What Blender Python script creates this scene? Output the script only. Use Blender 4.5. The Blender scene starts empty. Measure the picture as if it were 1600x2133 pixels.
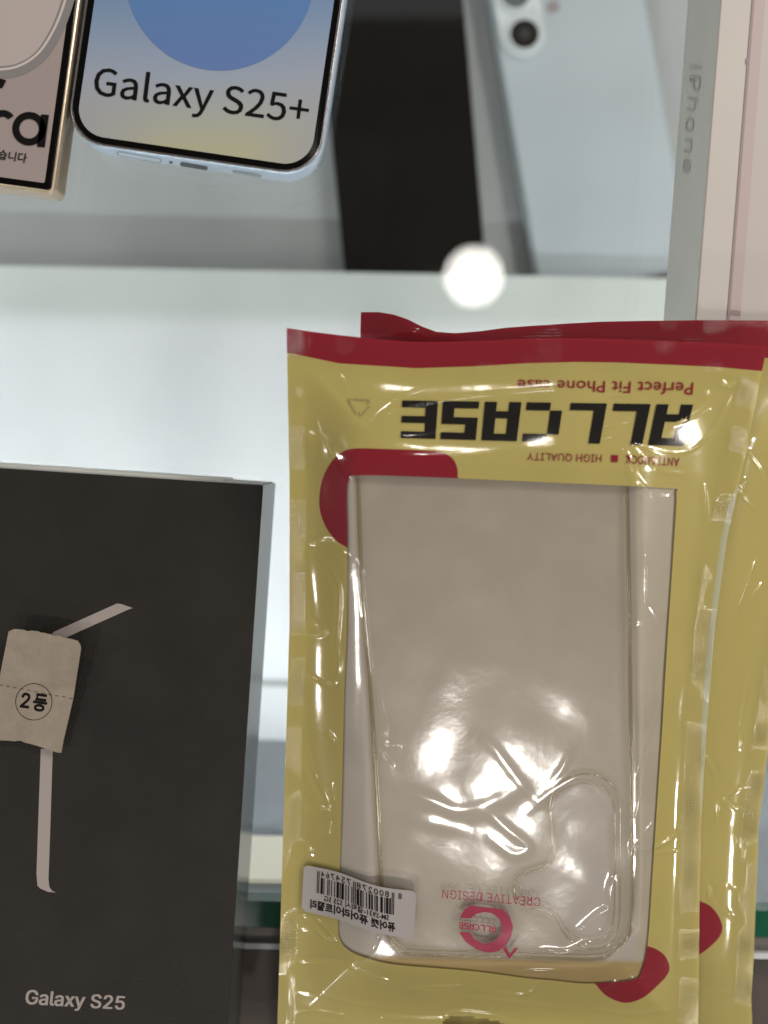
import bpy, math, os, random
import numpy as np
from mathutils import Vector, Matrix
from mathutils.geometry import tessellate_polygon

S = bpy.context.scene
C = S.collection
R = math.radians

# ------------------------------------------------------------------ camera
CAM_H = 0.262                      # camera height above the glass shelf, metres
TILT = R(3.32)
F = 1833.0                         # focal length in photograph pixels
CX, CY = 800.0, 1066.5
cam_d = bpy.data.cameras.new('camera')
cam = bpy.data.objects.new('camera', cam_d); C.objects.link(cam)
cam.location = (0, 0, CAM_H)
cam.rotation_euler = (-TILT, 0, 0)
cam_d.sensor_fit = 'HORIZONTAL'; cam_d.sensor_width = 36
cam_d.lens = 36 * F / 1600
cam_d.clip_start = 0.005; cam_d.clip_end = 20
cam_d.dof.use_dof = True
cam_d.dof.focus_distance = 0.236
cam_d.dof.aperture_fstop = (cam_d.lens / 1000) / 0.0050
cam_d.dof.aperture_blades = 0
S.camera = cam

# ------------------------------------------------------------------ world, exposure
W = bpy.data.worlds.new('World'); S.world = W; W.use_nodes = True
bg = W.node_tree.nodes['Background']
bg.inputs[0].default_value = (1.0, 0.90, 0.80, 1); bg.inputs[1].default_value = 0.11
S.view_settings.view_transform = 'Standard'
S.view_settings.look = 'None'
S.view_settings.exposure = 0.0
S.view_settings.gamma = 1.0
S.view_settings.use_curve_mapping = False
S.cycles.max_bounces = 14
S.cycles.transparent_max_bounces = 24
S.cycles.transmission_bounces = 8
S.cycles.caustics_reflective = False
S.cycles.caustics_refractive = False
S.cycles.sample_clamp_indirect = 6.0

# ------------------------------------------------------------------ lamps
def lamp(name, pos, target, radius, radiance, col=(1, 0.945, 0.88), shape='DISK', size_y=None):
    l = bpy.data.lights.new(name, 'AREA'); l.shape = shape
    l.size = radius * 2
    if size_y: l.size_y = size_y
    area = math.pi * radius * radius if shape == 'DISK' else (2 * radius * size_y)
    l.energy = radiance * math.pi * area
    l.color = col
    o = bpy.data.objects.new(name, l); C.objects.link(o)
    o.location = pos
    d = Vector(target) - Vector(pos)
    o.rotation_euler = d.to_track_quat('-Z', 'Y').to_euler()
    return o
TOP_LAMPS = [  # direction from the shelf, distance, radius, radiance; after the first two, added for glints
    ((0.118, 0.2424, 1.0), 1.55, 0.056, 20),
    ((0.14, -0.640, 0.83), 1.50, 0.085, 30),
    ((-0.62, -0.50, 0.75), 1.60, 0.062, 50),
    ((0.80, -0.15, 0.75), 1.60, 0.062, 75),
    ((-0.80, 0.35, 0.75), 1.70, 0.062, 45),
    ((0.60, 0.75, 0.75), 1.70, 0.062, 75),
    ((-0.25, 0.95, 0.80), 1.70, 0.062, 75),
    ((0.65, -0.70, 0.70), 1.70, 0.062, 75),
    ((-0.25, -1.05, 0.65), 1.70, 0.062, 75),
    ((-1.10, -0.10, 0.65), 1.80, 0.062, 45),
    ((0.85, 0.55, 0.62), 0.75, 0.085, 26),  # added near lamp, unseen, makes the right side brighter than the left
    ((1.10, 0.40, 0.65), 1.80, 0.062, 75),
]
for d, dist, r, L in TOP_LAMPS:
    v = Vector(d); v = v / v.z if d[2] == 1.0 else v.normalized()
    lamp('seen_or_added_lamp', v * dist, (0, 0, 0), r, L)
# light strips under the glass, at the sides and the far end of the case (outside the frame)
lamp('case_light_strip_far', (0, 0.30, -0.02), (0, 0.10, -0.188), 0.35, 1.6, (0.88, 0.95, 1.0), 'RECTANGLE', 0.016)
lamp('case_light_strip_side', (-0.30, 0.02, -0.03), (-0.02, 0.03, -0.18), 0.16, 12, (0.88, 0.95, 1.0), 'RECTANGLE', 0.016)
lamp('case_light_strip_side', (0.34, 0.02, -0.03), (0.02, 0.03, -0.18), 0.16, 8, (0.88, 0.95, 1.0), 'RECTANGLE', 0.016)
lamp('case_light_strip_front', (-0.06, -0.126, -0.040), (-0.06, 0.10, -0.175), 0.24, 72, (0.93, 0.98, 1.0), 'RECTANGLE', 0.005)

# ------------------------------------------------------------------ projection helpers
def dirs(px, py):
    px = np.asarray(px, float); py = np.asarray(py, float)
    x = (px - CX) / F; y = (CY - py) / F; z = -np.ones_like(x)
    c, s = math.cos(-TILT), math.sin(-TILT)
    return np.stack([x, c * y - s * z, s * y + c * z], -1)
ORG = np.array([0, 0, CAM_H])
def hitz(px, py, z):
    d = dirs(px, py); t = (z - CAM_H) / d[..., 2]
    return ORG + d * t[..., None]
def hitp(px, py, p0, n):
    d = dirs(px, py); n = np.asarray(n, float)
    t = np.dot(np.asarray(p0) - ORG, n) / (d @ n)
    return ORG + d * t[..., None]

# ------------------------------------------------------------------ scene helpers
def thing(name, label, cat, loc, group=None):
    o = bpy.data.objects.new(name, None); C.objects.link(o)
    o.empty_display_size = 0.01
    o.location = loc; o['label'] = label; o['category'] = cat
    if group: o['group'] = group
    return o
def tag(o, label=None, cat=None, group=None, kind=None):
    for k, v in (('label', label), ('category', cat), ('group', group), ('kind', kind)):
        if v: o[k] = v
    return o
def origin_of(parent):
    v = Vector((0, 0, 0))
    while parent is not None:
        v = v + parent.location; parent = parent.parent
    return v
def mobj(name, verts, faces, m, parent=None, smooth=False, attrs=None):
    verts = np.asarray(verts, float).reshape(-1, 3)
    if parent is not None:
        loc = origin_of(parent)
    else:
        loc = Vector(verts.mean(0)); loc.z = float(verts[:, 2].min())
    verts = verts - np.array(loc)
    me = bpy.data.meshes.new(name)
    if isinstance(faces, np.ndarray):
        n = len(faces); k = faces.shape[1]
        me.vertices.add(len(verts)); me.vertices.foreach_set('co', verts.astype(np.float32).ravel())
        me.loops.add(n * k); me.loops.foreach_set('vertex_index', faces.astype(np.int32).ravel())
        me.polygons.add(n); me.polygons.foreach_set('loop_start', np.arange(0, n * k, k, dtype=np.int32))
        me.update(calc_edges=True)
    else:
        me.from_pydata([tuple(v) for v in verts], [], faces)
    if smooth:
        me.polygons.foreach_set('use_smooth', np.ones(len(me.polygons), dtype=bool))
    if attrs:
        for k, a in attrs.items():
            a = np.asarray(a, np.float32)
            if a.ndim == 1:
                at = me.attributes.new(k, 'FLOAT', 'POINT'); at.data.foreach_set('value', a)
            else:
                at = me.attributes.new(k, 'FLOAT_VECTOR', 'POINT'); at.data.foreach_set('vector', a.ravel())
    me.materials.append(m)
    o = bpy.data.objects.new(name, me); C.objects.link(o)
    if parent is None: o.location = loc
    else: o.parent = parent
    return o
class MB:
    """collects pieces of one mesh"""
    def __init__(s): s.v = []; s.f = []
    def add(s, v, f):
        n = len(s.v); s.v += [tuple(p) for p in v]; s.f += [tuple(i + n for i in q) for q in f]; return s
    def build(s, name, m, parent=None, smooth=False): return mobj(name, s.v, s.f, m, parent, smooth)

def rrect(c, ang, hw, hh, r, n=10):
    """rounded rectangle outline, CCW in world xy; ang = clockwise turn seen from above"""
    u = np.array([math.cos(ang), -math.sin(ang)]); v = np.array([math.sin(ang), math.cos(ang)])
    pts = []
    r = max(r, 1e-5)
    for k, (sx, sy) in enumerate(((1, 1), (-1, 1), (-1, -1), (1, -1))):
        for i in range(n + 1):
            a = k * math.pi / 2 + i / n * math.pi / 2
            p = np.array([sx * (hw - r), sy * (hh - r)]) + r * np.array([math.cos(a), math.sin(a)])
            pts.append(np.asarray(c)[:2] + u * p[0] + v * p[1])
    return np.array(pts)
def rings(loops, cap0=True, cap1=True):
    """loops: list of (N,3) rings top to bottom; CCW seen from above"""
    N = len(loops[0]); V = np.concatenate(loops); Fs = []
    for k in range(len(loops) - 1):
        for i in range(N):
            j = (i + 1) % N
            Fs.append((k * N + i, (k + 1) * N + i, (k + 1) * N + j, k * N + j))
    if cap0: Fs.append(tuple(range(N)))
    if cap1: Fs.append(tuple(reversed(range((len(loops) - 1) * N, len(loops) * N))))
    return V, Fs
def slab(c, ang, hw, hh, r, zt, zb, bev=0.0005, seg=4, n=10, bevb=None):
    L = []
    bevb = bev if bevb is None else bevb
    for i in range(seg + 1):
        a = i / seg * math.pi / 2
        q = rrect(c, ang, hw - bev * (1 - math.sin(a)), hh - bev * (1 - math.sin(a)), r - bev * (1 - math.sin(a)) * .8, n)
        L.append(np.c_[q, np.full(len(q), zt - bev * (1 - math.cos(a)))])
    for i in range(seg + 1):
        a = i / seg * math.pi / 2
        q = rrect(c, ang, hw - bevb * (1 - math.cos(a)), hh - bevb * (1 - math.cos(a)), r - bevb * (1 - math.cos(a)) * .8, n)
        L.append(np.c_[q, np.full(len(q), zb + bevb * (1 - math.sin(a)))])
    return rings(L)
def prism(poly, zt, zb):
    """poly (N,2) world CCW"""
    p = np.asarray(poly)[:, :2]
    a = 0.5 * np.sum(p[:, 0] * np.roll(p[:, 1], -1) - np.roll(p[:, 0], -1) * p[:, 1])
    if a < 0: p = p[::-1]
    N = len(p)
    V = np.concatenate([np.c_[p, np.full(N, zt)], np.c_[p, np.full(N, zb)]])
    Fs = []
    tris = tessellate_polygon([[Vector((q[0], q[1], 0)) for q in p]])
    for t in tris:
        n = (p[t[1]][0] - p[t[0]][0]) * (p[t[2]][1] - p[t[0]][1]) - (p[t[1]][1] - p[t[0]][1]) * (p[t[2]][0] - p[t[0]][0])
        t = tuple(t) if n > 0 else tuple(reversed(t))
        Fs.append(t); Fs.append(tuple(i + N for i in reversed(t)))
    for i in range(N):
        j = (i + 1) % N; Fs.append((i, i + N, j + N, j))
    return V, Fs
def pxprism(pts, zt, zb):
    p = np.array(pts, float); w = hitz(p[:, 0], p[:, 1], zt)
    return prism(w[:, :2], zt, zb)
def catmull(pts, k=8, closed=False):
    P = np.array(pts, float); n = len(P); out = []
    rng = range(n) if closed else range(n - 1)
    for i in rng:
        p1, p2 = P[i], P[(i + 1) % n]
        p0 = P[(i - 1) % n] if (closed or i > 0) else 2 * p1 - p2
        p3 = P[(i + 2) % n] if (closed or i + 2 < n) else 2 * p2 - p1
        for j in range(k):
            t = j / k
            out.append(0.5 * ((2 * p1) + (-p0 + p2) * t + (2 * p0 - 5 * p1 + 4 * p2 - p3) * t * t + (-p0 + 3 * p1 - 3 * p2 + p3) * t ** 3))
    if not closed: out.append(P[-1])
    return np.array(out)
def tube(path, r, n=6, closed=False):
    P = np.asarray(path, float); N = len(P)
    V = []; Fs = []
    for i in range(N):
        a = P[(i - 1) % N] if (closed or i > 0) else P[i]
        b = P[(i + 1) % N] if (closed or i < N - 1) else P[i]
        t = (b - a) / (np.linalg.norm(b - a) + 1e-12)
        s = np.cross(t, (0, 0, 1)); s = s / (np.linalg.norm(s) + 1e-12); w = np.cross(s, t)
        for k in range(n):
            q = 2 * math.pi * k / n
            V.append(P[i] + r * (math.cos(q) * s + math.sin(q) * w))
    for i in range(N if closed else N - 1):
        j = (i + 1) % N
        for k in range(n):
            l = (k + 1) % n
            Fs.append((i * n + k, i * n + l, j * n + l, j * n + k))
    return V, Fs

# ------------------------------------------------------------------ writing
FD = bpy.utils.system_resource('DATAFILES', path='fonts') or ''
def getfont(fn):
    try: return bpy.data.fonts.load(os.path.join(FD, fn))
    except Exception: return None
INTER = getfont('Inter.woff2'); HUM = getfont('Noto Sans CJK Regular.woff2')
_tc = {}
def text2d(body, font=None, bold=0.0, spacing=1.0, space_word=1.0):
    key = (body, font.name if font else '', bold, spacing)
    if key in _tc: return _tc[key]
    def ev(t):
        c = bpy.data.curves.new('t', 'FONT'); c.body = t; c.resolution_u = 3
        if font: c.font = font
        c.offset = bold; c.space_character = spacing; c.space_word = space_word
        o = bpy.data.objects.new('t', c); C.objects.link(o)
        bpy.context.view_layer.update()
        m = o.to_mesh()
        V = np.array([v.co[:2] for v in m.vertices]); Fc = [tuple(p.vertices) for p in m.polygons]
        o.to_mesh_clear(); bpy.data.objects.remove(o); bpy.data.curves.remove(c)
        return V, Fc
    H, _ = ev('H'); V, Fc = ev(body)
    cap = H[:, 1].max() - bold
    x0, x1 = V[:, 0].min(), V[:, 0].max()
    V = np.c_[(V[:, 0] - x0) / (x1 - x0), V[:, 1] / cap]
    _tc[key] = (V, Fc); return V, Fc
def quadmap(V, q):
    """V in (s,t); q = pixel corners (0,0),(1,0),(0,1),(1,1)"""
    q = np.array(q, float); s = V[:, 0:1]; t = V[:, 1:2]
    return (1 - s) * (1 - t) * q[0] + s * (1 - t) * q[1] + (1 - s) * t * q[2] + s * t * q[3]
BLOCK = {'A': [(0, 0, .33, 1), (.67, 0, 1, 1), (.33, .82, .67, 1), (.33, .24, .67, .42)],
         'L': [(0, 0, .33, 1), (.33, 0, 1, .18)],
         'C': [(0, .2, .33, .8), (.34, 0, 1, .2), (.34, .8, 1, 1)],
         'S': [(0, 0, 1, .18), (.67, .18, 1, .42), (0, .42, 1, .6), (0, .6, .33, .82), (0, .82, 1, 1)],
         'E': [(0, 0, .33, 1), (.33, 0, 1, .18), (.33, .41, 1, .59), (.33, .82, 1, 1)]}
def block_word():
    rngs = [('A', 0, .125), ('L', .146, .272), ('L', .296, .42), ('C', .446, .571), ('A', .590, .715), ('S', .735, .860), ('E', .877, 1)]
    V = []; Fs = []
    for ch, a, b in rngs:
        for x0, y0, x1, y1 in BLOCK[ch]:
            n = len(V); k = 3
            for i in range(k + 1):
                x = a + (b - a) * (x0 + (x1 - x0) * i / k)
                V += [(x, y0), (x, y1)]
            for i in range(k): Fs.append((n + 2 * i, n + 2 * i + 2, n + 2 * i + 3, n + 2 * i + 1))
    return np.array(V), Fs
def poly2d(pts):
    P = [Vector((p[0], p[1], 0)) for p in pts]
    return np.array([(p.x, p.y) for p in P]), [tuple(t) for t in tessellate_polygon([P])]
def merge2d(*items):
    V = []; Fs = []
    for v, f in items:
        n = len(V); V += [tuple(p) for p in v]; Fs += [tuple(i + n for i in q) for q in f]
    return np.array(V), Fs
def lift(V2, surf, off):
    return surf(V2[:, 0], V2[:, 1], off)
def fix_up(V, Fs):
    """wind every face to look up (+z)"""
    out = []
    for f in Fs:
        a = 0.0
        for i in range(len(f)):
            p, q = V[f[i]], V[f[(i + 1) % len(f)]]
            a += p[0] * q[1] - q[0] * p[1]
        out.append(tuple(f) if a > 0 else tuple(reversed(f)))
    return out
def decal(name, V2, Fs, surf, off, m, parent):
    V = lift(np.asarray(V2, float), surf, off)
    return mobj(name, V, fix_up(V, Fs), m, parent)
def flat(z):
    return lambda px, py, off=0.0: hitz(px, py, z + off)

# ------------------------------------------------------------------ materials
def newmat(name):
    m = bpy.data.materials.new(name); m.use_nodes = True
    nt = m.node_tree; nt.nodes.clear()
    out = nt.nodes.new('ShaderNodeOutputMaterial')
    return m, nt, out
def N(nt, t, **kw):
    n = nt.nodes.new(t)
    for k, v in kw.items():
        if k.startswith('i'):
            n.inputs[int(k[1:])].default_value = v
        else: setattr(n, k, v)
    return n
def pbr(name, col, rough=0.5, metal=0.0, coat=0.0, coat_rough=0.05, var=0.0, vscale=40, bump=0.0, bscale=800, bdist=0.0002, spec=0.5, vcol=False, stretch=None, detail=3, emit=None, sub=0.0):
    m, nt, out = newmat(name)
    b = N(nt, 'ShaderNodeBsdfPrincipled')
    b.inputs['Roughness'].default_value = rough; b.inputs['Metallic'].default_value = metal
    b.inputs['Coat Weight'].default_value = coat; b.inputs['Coat Roughness'].default_value = coat_rough
    b.inputs['Specular IOR Level'].default_value = spec
    tc = N(nt, 'ShaderNodeTexCoord')
    base = None
    if vcol:
        a = N(nt, 'ShaderNodeAttribute', attribute_name='tint'); base = a.outputs['Vector']
    if var > 0:
        no = N(nt, 'ShaderNodeTexNoise'); no.inputs['Scale'].default_value = vscale; no.inputs['Detail'].default_value = 5
        nt.links.new(tc.outputs['Object'], no.inputs['Vector'])
        mr = N(nt, 'ShaderNodeMapRange'); mr.inputs['From Min'].default_value = .3; mr.inputs['From Max'].default_value = .7
        mr.inputs['To Min'].default_value = 1 - var; mr.inputs['To Max'].default_value = 1 + var
        nt.links.new(no.outputs['Fac'], mr.inputs['Value'])
        mx = N(nt, 'ShaderNodeVectorMath', operation='SCALE')
        if base is not None: nt.links.new(base, mx.inputs[0])
        else: mx.inputs[0].default_value = col[:3]
        nt.links.new(mr.outputs[0], mx.inputs['Scale']); base = mx.outputs[0]
    if base is not None: nt.links.new(base, b.inputs['Base Color'])
    else: b.inputs['Base Color'].default_value = (*col[:3], 1)
    if bump > 0:
        no = N(nt, 'ShaderNodeTexNoise'); no.inputs['Scale'].default_value = bscale; no.inputs['Detail'].default_value = detail
        if stretch:
            mp = N(nt, 'ShaderNodeMapping'); mp.inputs['Scale'].default_value = stretch
            nt.links.new(tc.outputs['Object'], mp.inputs[0]); nt.links.new(mp.outputs[0], no.inputs['Vector'])
        else: nt.links.new(tc.outputs['Object'], no.inputs['Vector'])
        bu = N(nt, 'ShaderNodeBump'); bu.inputs['Strength'].default_value = bump; bu.inputs['Distance'].default_value = bdist
        nt.links.new(no.outputs['Fac'], bu.inputs['Height']); nt.links.new(bu.outputs[0], b.inputs['Normal'])
    if emit:
        b.inputs['Emission Color'].default_value = (*emit[:3], 1); b.inputs['Emission Strength'].default_value = emit[3]
    nt.links.new(b.outputs[0], out.inputs[0]); return m
def clearmat(name, tint=(1, 1, 1), rough=0.02, ior=1.5, gain=1.0, bump=0.0, bscale=300, bdist=0.0002, emboss=False):
    """thin clear plastic or glass: lets light straight through, mirrors by Fresnel"""
    m, nt, out = newmat(name)
    tr = N(nt, 'ShaderNodeBsdfTransparent'); tr.inputs[0].default_value = (*tint, 1)
    gl = N(nt, 'ShaderNodeBsdfGlossy'); gl.inputs['Roughness'].default_value = rough; gl.inputs[0].default_value = (1, 1, 1, 1)
    # Schlick reflectance, the same from both sides of the sheet
    f0 = ((ior - 1) / (ior + 1)) ** 2
    ge = N(nt, 'ShaderNodeNewGeometry'); fr = N(nt, 'ShaderNodeVectorMath', operation='DOT_PRODUCT')
    nt.links.new(ge.outputs['Incoming'], fr.inputs[0]); nt.links.new(ge.outputs['Normal'], fr.inputs[1])
    ab = N(nt, 'ShaderNodeMath', operation='ABSOLUTE'); nt.links.new(fr.outputs['Value'], ab.inputs[0])
    om = N(nt, 'ShaderNodeMath', operation='SUBTRACT', use_clamp=True); om.inputs[0].default_value = 1.0; nt.links.new(ab.outputs[0], om.inputs[1])
    pw = N(nt, 'ShaderNodeMath', operation='POWER'); pw.inputs[1].default_value = 5.0; nt.links.new(om.outputs[0], pw.inputs[0])
    ma = N(nt, 'ShaderNodeMath', operation='MULTIPLY_ADD'); ma.inputs[1].default_value = 1 - f0; ma.inputs[2].default_value = f0; nt.links.new(pw.outputs[0], ma.inputs[0])
    mu = N(nt, 'ShaderNodeMath', operation='MULTIPLY', use_clamp=True); mu.inputs[1].default_value = gain
    mi = N(nt, 'ShaderNodeMixShader')
    nt.links.new(ma.outputs[0], mu.inputs[0]); nt.links.new(mu.outputs[0], mi.inputs[0])
    nt.links.new(tr.outputs[0], mi.inputs[1]); nt.links.new(gl.outputs[0], mi.inputs[2])
    nrm = None
    if bump > 0:
        tc = N(nt, 'ShaderNodeTexCoord'); no = N(nt, 'ShaderNodeTexNoise')
        no.inputs['Scale'].default_value = bscale; no.inputs['Detail'].default_value = 2
        nt.links.new(tc.outputs['Object'], no.inputs['Vector'])
        bu = N(nt, 'ShaderNodeBump'); bu.inputs['Strength'].default_value = bump; bu.inputs['Distance'].default_value = bdist
        nt.links.new(no.outputs['Fac'], bu.inputs['Height']); nrm = bu.outputs[0]
    if emboss:   # pressed dot pattern of a heat seal
        at = N(nt, 'ShaderNodeAttribute', attribute_name='flat'); sx = N(nt, 'ShaderNodeSeparateXYZ')
        nt.links.new(at.outputs['Vector'], sx.inputs[0])
        ss = []
        for k, per in ((0, 0.85), (1, 0.85)):
            a = N(nt, 'ShaderNodeMath', operation='MULTIPLY'); a.inputs[1].default_value = 2 * math.pi / per
            s = N(nt, 'ShaderNodeMath', operation='SINE')
            nt.links.new(sx.outputs[k], a.inputs[0]); nt.links.new(a.outputs[0], s.inputs[0]); ss.append(s)
        p = N(nt, 'ShaderNodeMath', operation='ADD')
        nt.links.new(ss[0].outputs[0], p.inputs[0]); nt.links.new(ss[1].outputs[0], p.inputs[1])
        se = N(nt, 'ShaderNodeAttribute', attribute_name='seal')
        q = N(nt, 'ShaderNodeMath', operation='MULTIPLY')
        nt.links.new(p.outputs[0], q.inputs[0]); nt.links.new(se.outputs['Fac'], q.inputs[1])
        b2 = N(nt, 'ShaderNodeBump'); b2.inputs['Strength'].default_value = 1.0; b2.inputs['Distance'].default_value = 0.00007
        nt.links.new(q.outputs[0], b2.inputs['Height'])
        if nrm is not None: nt.links.new(nrm, b2.inputs['Normal'])
        nrm = b2.outputs[0]
    if nrm is not None:
        nt.links.new(nrm, gl.inputs['Normal']); nt.links.new(nrm, fr.inputs[1])
    nt.links.new(mi.outputs[0], out.inputs[0]); return m
def printmat(name, yellow, red, pale):
    """printed film: ink colours by shape masks, bare (see-through) where the window is"""
    m, nt, out = newmat(name)
    def mask(attr, w=0.6):
        a = N(nt, 'ShaderNodeAttribute', attribute_name=attr)
        r = N(nt, 'ShaderNodeMapRange'); r.inputs['From Min'].default_value = -w; r.inputs['From Max'].default_value = w
        nt.links.new(a.outputs['Fac'], r.inputs['Value']); return r.outputs[0]
    tc = N(nt, 'ShaderNodeTexCoord'); no = N(nt, 'ShaderNodeTexNoise'); no.inputs['Scale'].default_value = 45; no.inputs['Detail'].default_value = 4
    nt.links.new(tc.outputs['Object'], no.inputs['Vector'])
    ramp = N(nt, 'ShaderNodeMix', data_type='RGBA'); ramp.inputs['A'].default_value = (*[c * .93 for c in yellow], 1); ramp.inputs['B'].default_value = (*[c * 1.06 for c in yellow], 1)
    nt.links.new(no.outputs['Fac'], ramp.inputs['Factor'])
    m1 = N(nt, 'ShaderNodeMix', data_type='RGBA'); m1.inputs['B'].default_value = (*red, 1)
    nt.links.new(ramp.outputs['Result'], m1.inputs['A']); nt.links.new(mask('red'), m1.inputs['Factor'])
    m2 = N(nt, 'ShaderNodeMix', data_type='RGBA'); m2.inputs['B'].default_value = (*pale, 1)
    nt.links.new(m1.outputs['Result'], m2.inputs['A']); nt.links.new(mask('margin', 1.5), m2.inputs['Factor'])
    b = N(nt, 'ShaderNodeBsdfPrincipled'); b.inputs['Roughness'].default_value = 0.45
    b.inputs['Specular IOR Level'].default_value = 0.2
    nt.links.new(m2.outputs['Result'], b.inputs['Base Color'])
    tl = N(nt, 'ShaderNodeBsdfTranslucent'); nt.links.new(m2.outputs['Result'], tl.inputs[0])
    mt = N(nt, 'ShaderNodeMixShader'); mt.inputs[0].default_value = 0.15
    nt.links.new(b.outputs[0], mt.inputs[1]); nt.links.new(tl.outputs[0], mt.inputs[2])
    tr = N(nt, 'ShaderNodeBsdfTransparent')
    mi = N(nt, 'ShaderNodeMixShader'); nt.links.new(mask('window'), mi.inputs[0])
    nt.links.new(mt.outputs[0], mi.inputs[1]); nt.links.new(tr.outputs[0], mi.inputs[2])
    nt.links.new(mi.outputs[0], out.inputs[0]); return m

YEL = (0.64, 0.54, 0.175); RED = (0.33, 0.006, 0.024)
M = dict(
    floor=pbr('white_acrylic', (0.76, 0.76, 0.78), 0.35, vcol=True, var=.09, vscale=8),
    recess=pbr('grey_acrylic', (0.37, 0.39, 0.40), 0.5, var=.06, vscale=18),
    wall=pbr('grey_painted_metal', (0.30, 0.33, 0.36), 0.4, var=.04),
    joint=pbr('joint_grey', (0.35, 0.36, 0.36), 0.6),
    led=pbr('warm_light_diffuser', (0.8, 0.78, 0.7), 0.5, emit=(1.0, 0.93, 0.74, 0.35)),
    glass=clearmat('clear_glass', (0.97, 0.985, 0.98), 0.0, 1.5, .8),
    green=pbr('green_glass_edge', (0.006, 0.10, 0.055), 0.15, spec=.6, var=.2, vscale=60),
    rail=pbr('bronze_rail', (0.13, 0.115, 0.10), 0.4, metal=.3),
    copper=pbr('copper_line', (0.42, 0.22, 0.12), 0.4),
    white=pbr('white_lip', (0.65, 0.69, 0.72), 0.35),
    brown=pbr('brown_cabinet', (0.075, 0.055, 0.045), 0.5, var=.06),
    blackbox=pbr('black_leather_grain_card', (0.022, 0.020, 0.0175), 0.50, var=.18, vscale=60, bump=.9, bscale=1500, bdist=.0002, detail=4, spec=.25),
    blackside=pbr('black_satin_card', (0.05, 0.06, 0.055), 0.20, spec=.9, bump=.12, bscale=2000, bdist=.0001),
    silverink=pbr('silver_ink', (0.40, 0.35, 0.33), 0.4, metal=.15, bump=.2, bscale=1500, bdist=.0001),
    card=pbr('kraft_card', (0.33, 0.28, 0.225), 0.85, var=.09, vscale=220, bump=.5, bscale=700, bdist=.0003, spec=.2),
    ink=pbr('black_ink', (0.008, 0.007, 0.007), 0.6, spec=.08),
    dash=pbr('perforation_brown', (0.12, 0.08, 0.06), 0.8),
    whitebox=pbr('white_box_card', (0.57, 0.53, 0.495), 0.5, var=.03, vscale=30),
    whiteside=pbr('white_box_side', (0.74, 0.75, 0.71), 0.5, var=.03, vscale=30),
    greyink=pbr('grey_ink', (0.57, 0.575, 0.56), 0.5),
    pinkprint=pbr('pink_grey_print', (0.53, 0.485, 0.46), 0.4),
    mauve=pbr('mauve_print', (0.33, 0.26, 0.27), 0.4),
    mauve2=pbr('light_mauve_print', (0.50, 0.41, 0.40), 0.4),
    blackglass=pbr('black_bezel_glass', (0.002, 0.002, 0.002), 0.12, spec=.3),
    bluemetal=pbr('ice_blue_aluminium', (0.55, 0.66, 0.78), 0.28, metal=.55),
    rim=pbr('grey_metal_rim', (0.35, 0.33, 0.34), 0.25, metal=.9),
    titan=pbr('beige_titanium', (0.52, 0.42, 0.31), 0.30, metal=.85, bump=.1, bscale=900),
    titanpale=pbr('pale_titanium', (0.62, 0.58, 0.50), 0.35, metal=.5),
    screen=pbr('printed_screen', (0.5, 0.5, 0.5), 0.12, vcol=True, spec=.5),
    hole=pbr('dark_slot', (0.03, 0.035, 0.04), 0.5),
    slot=pbr('slot_grey', (0.28, 0.32, 0.36), 0.4),
    darkslab=pbr('dark_glossy_back', (0.005, 0.004, 0.003), 0.08, spec=.2, var=.3, vscale=25, bump=.05, bscale=60, bdist=.001),
    paleblue=pbr('pale_blue_back', (0.44, 0.49, 0.535), 0.30, var=.03, vscale=20),
    frameblue=pbr('grey_blue_frame', (0.33, 0.37, 0.39), 0.35, metal=.4),
    bumpwhite=pbr('pale_camera_glass', (0.62, 0.66, 0.68), 0.15, coat=.3),
    lens=pbr('lens_black', (0.012, 0.011, 0.010), 0.08, coat=1),
    lensin=pbr('lens_inner', (0.05, 0.045, 0.045), 0.15),
    flash=pbr('flash_diffuser', (0.30, 0.27, 0.27), 0.3),
    silver=pbr('silver_foil', (0.50, 0.425, 0.35), 0.45, metal=.12, vcol=True, bump=.22, bscale=1500, bdist=.0001, stretch=(1, 5, 1), detail=5, var=.05, vscale=90),
    film=clearmat('clear_film', (0.985, 0.98, 0.97), 0.11, 1.5, 2.3, bump=.06, bscale=420, bdist=.0003, emboss=True),
    tpu=clearmat('clear_tpu', (0.96, 0.95, 0.92), 0.30, 1.45, .5, bump=.15, bscale=100),
    tpurim=clearmat('clear_tpu_rim', (0.90, 0.87, 0.79), 0.12, 1.5, 2.2),
    printed=printmat('printed_film', YEL, RED, (0.60, 0.60, 0.40)),
    redink=pbr('red_ink', (0.30, 0.010, 0.03), 0.5, spec=.1),
    pinkink=pbr('crimson_ink', (0.42, 0.035, 0.09), 0.5, spec=.1),
    blockink=pbr('block_black_ink', (0.006, 0.005, 0.004), 0.6, spec=.05),
    faint=pbr('faint_ink', (0.42, 0.35, 0.12), 0.6),
    label=pbr('white_label_paper', (0.37, 0.335, 0.33), 0.5, var=.02),
)

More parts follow.
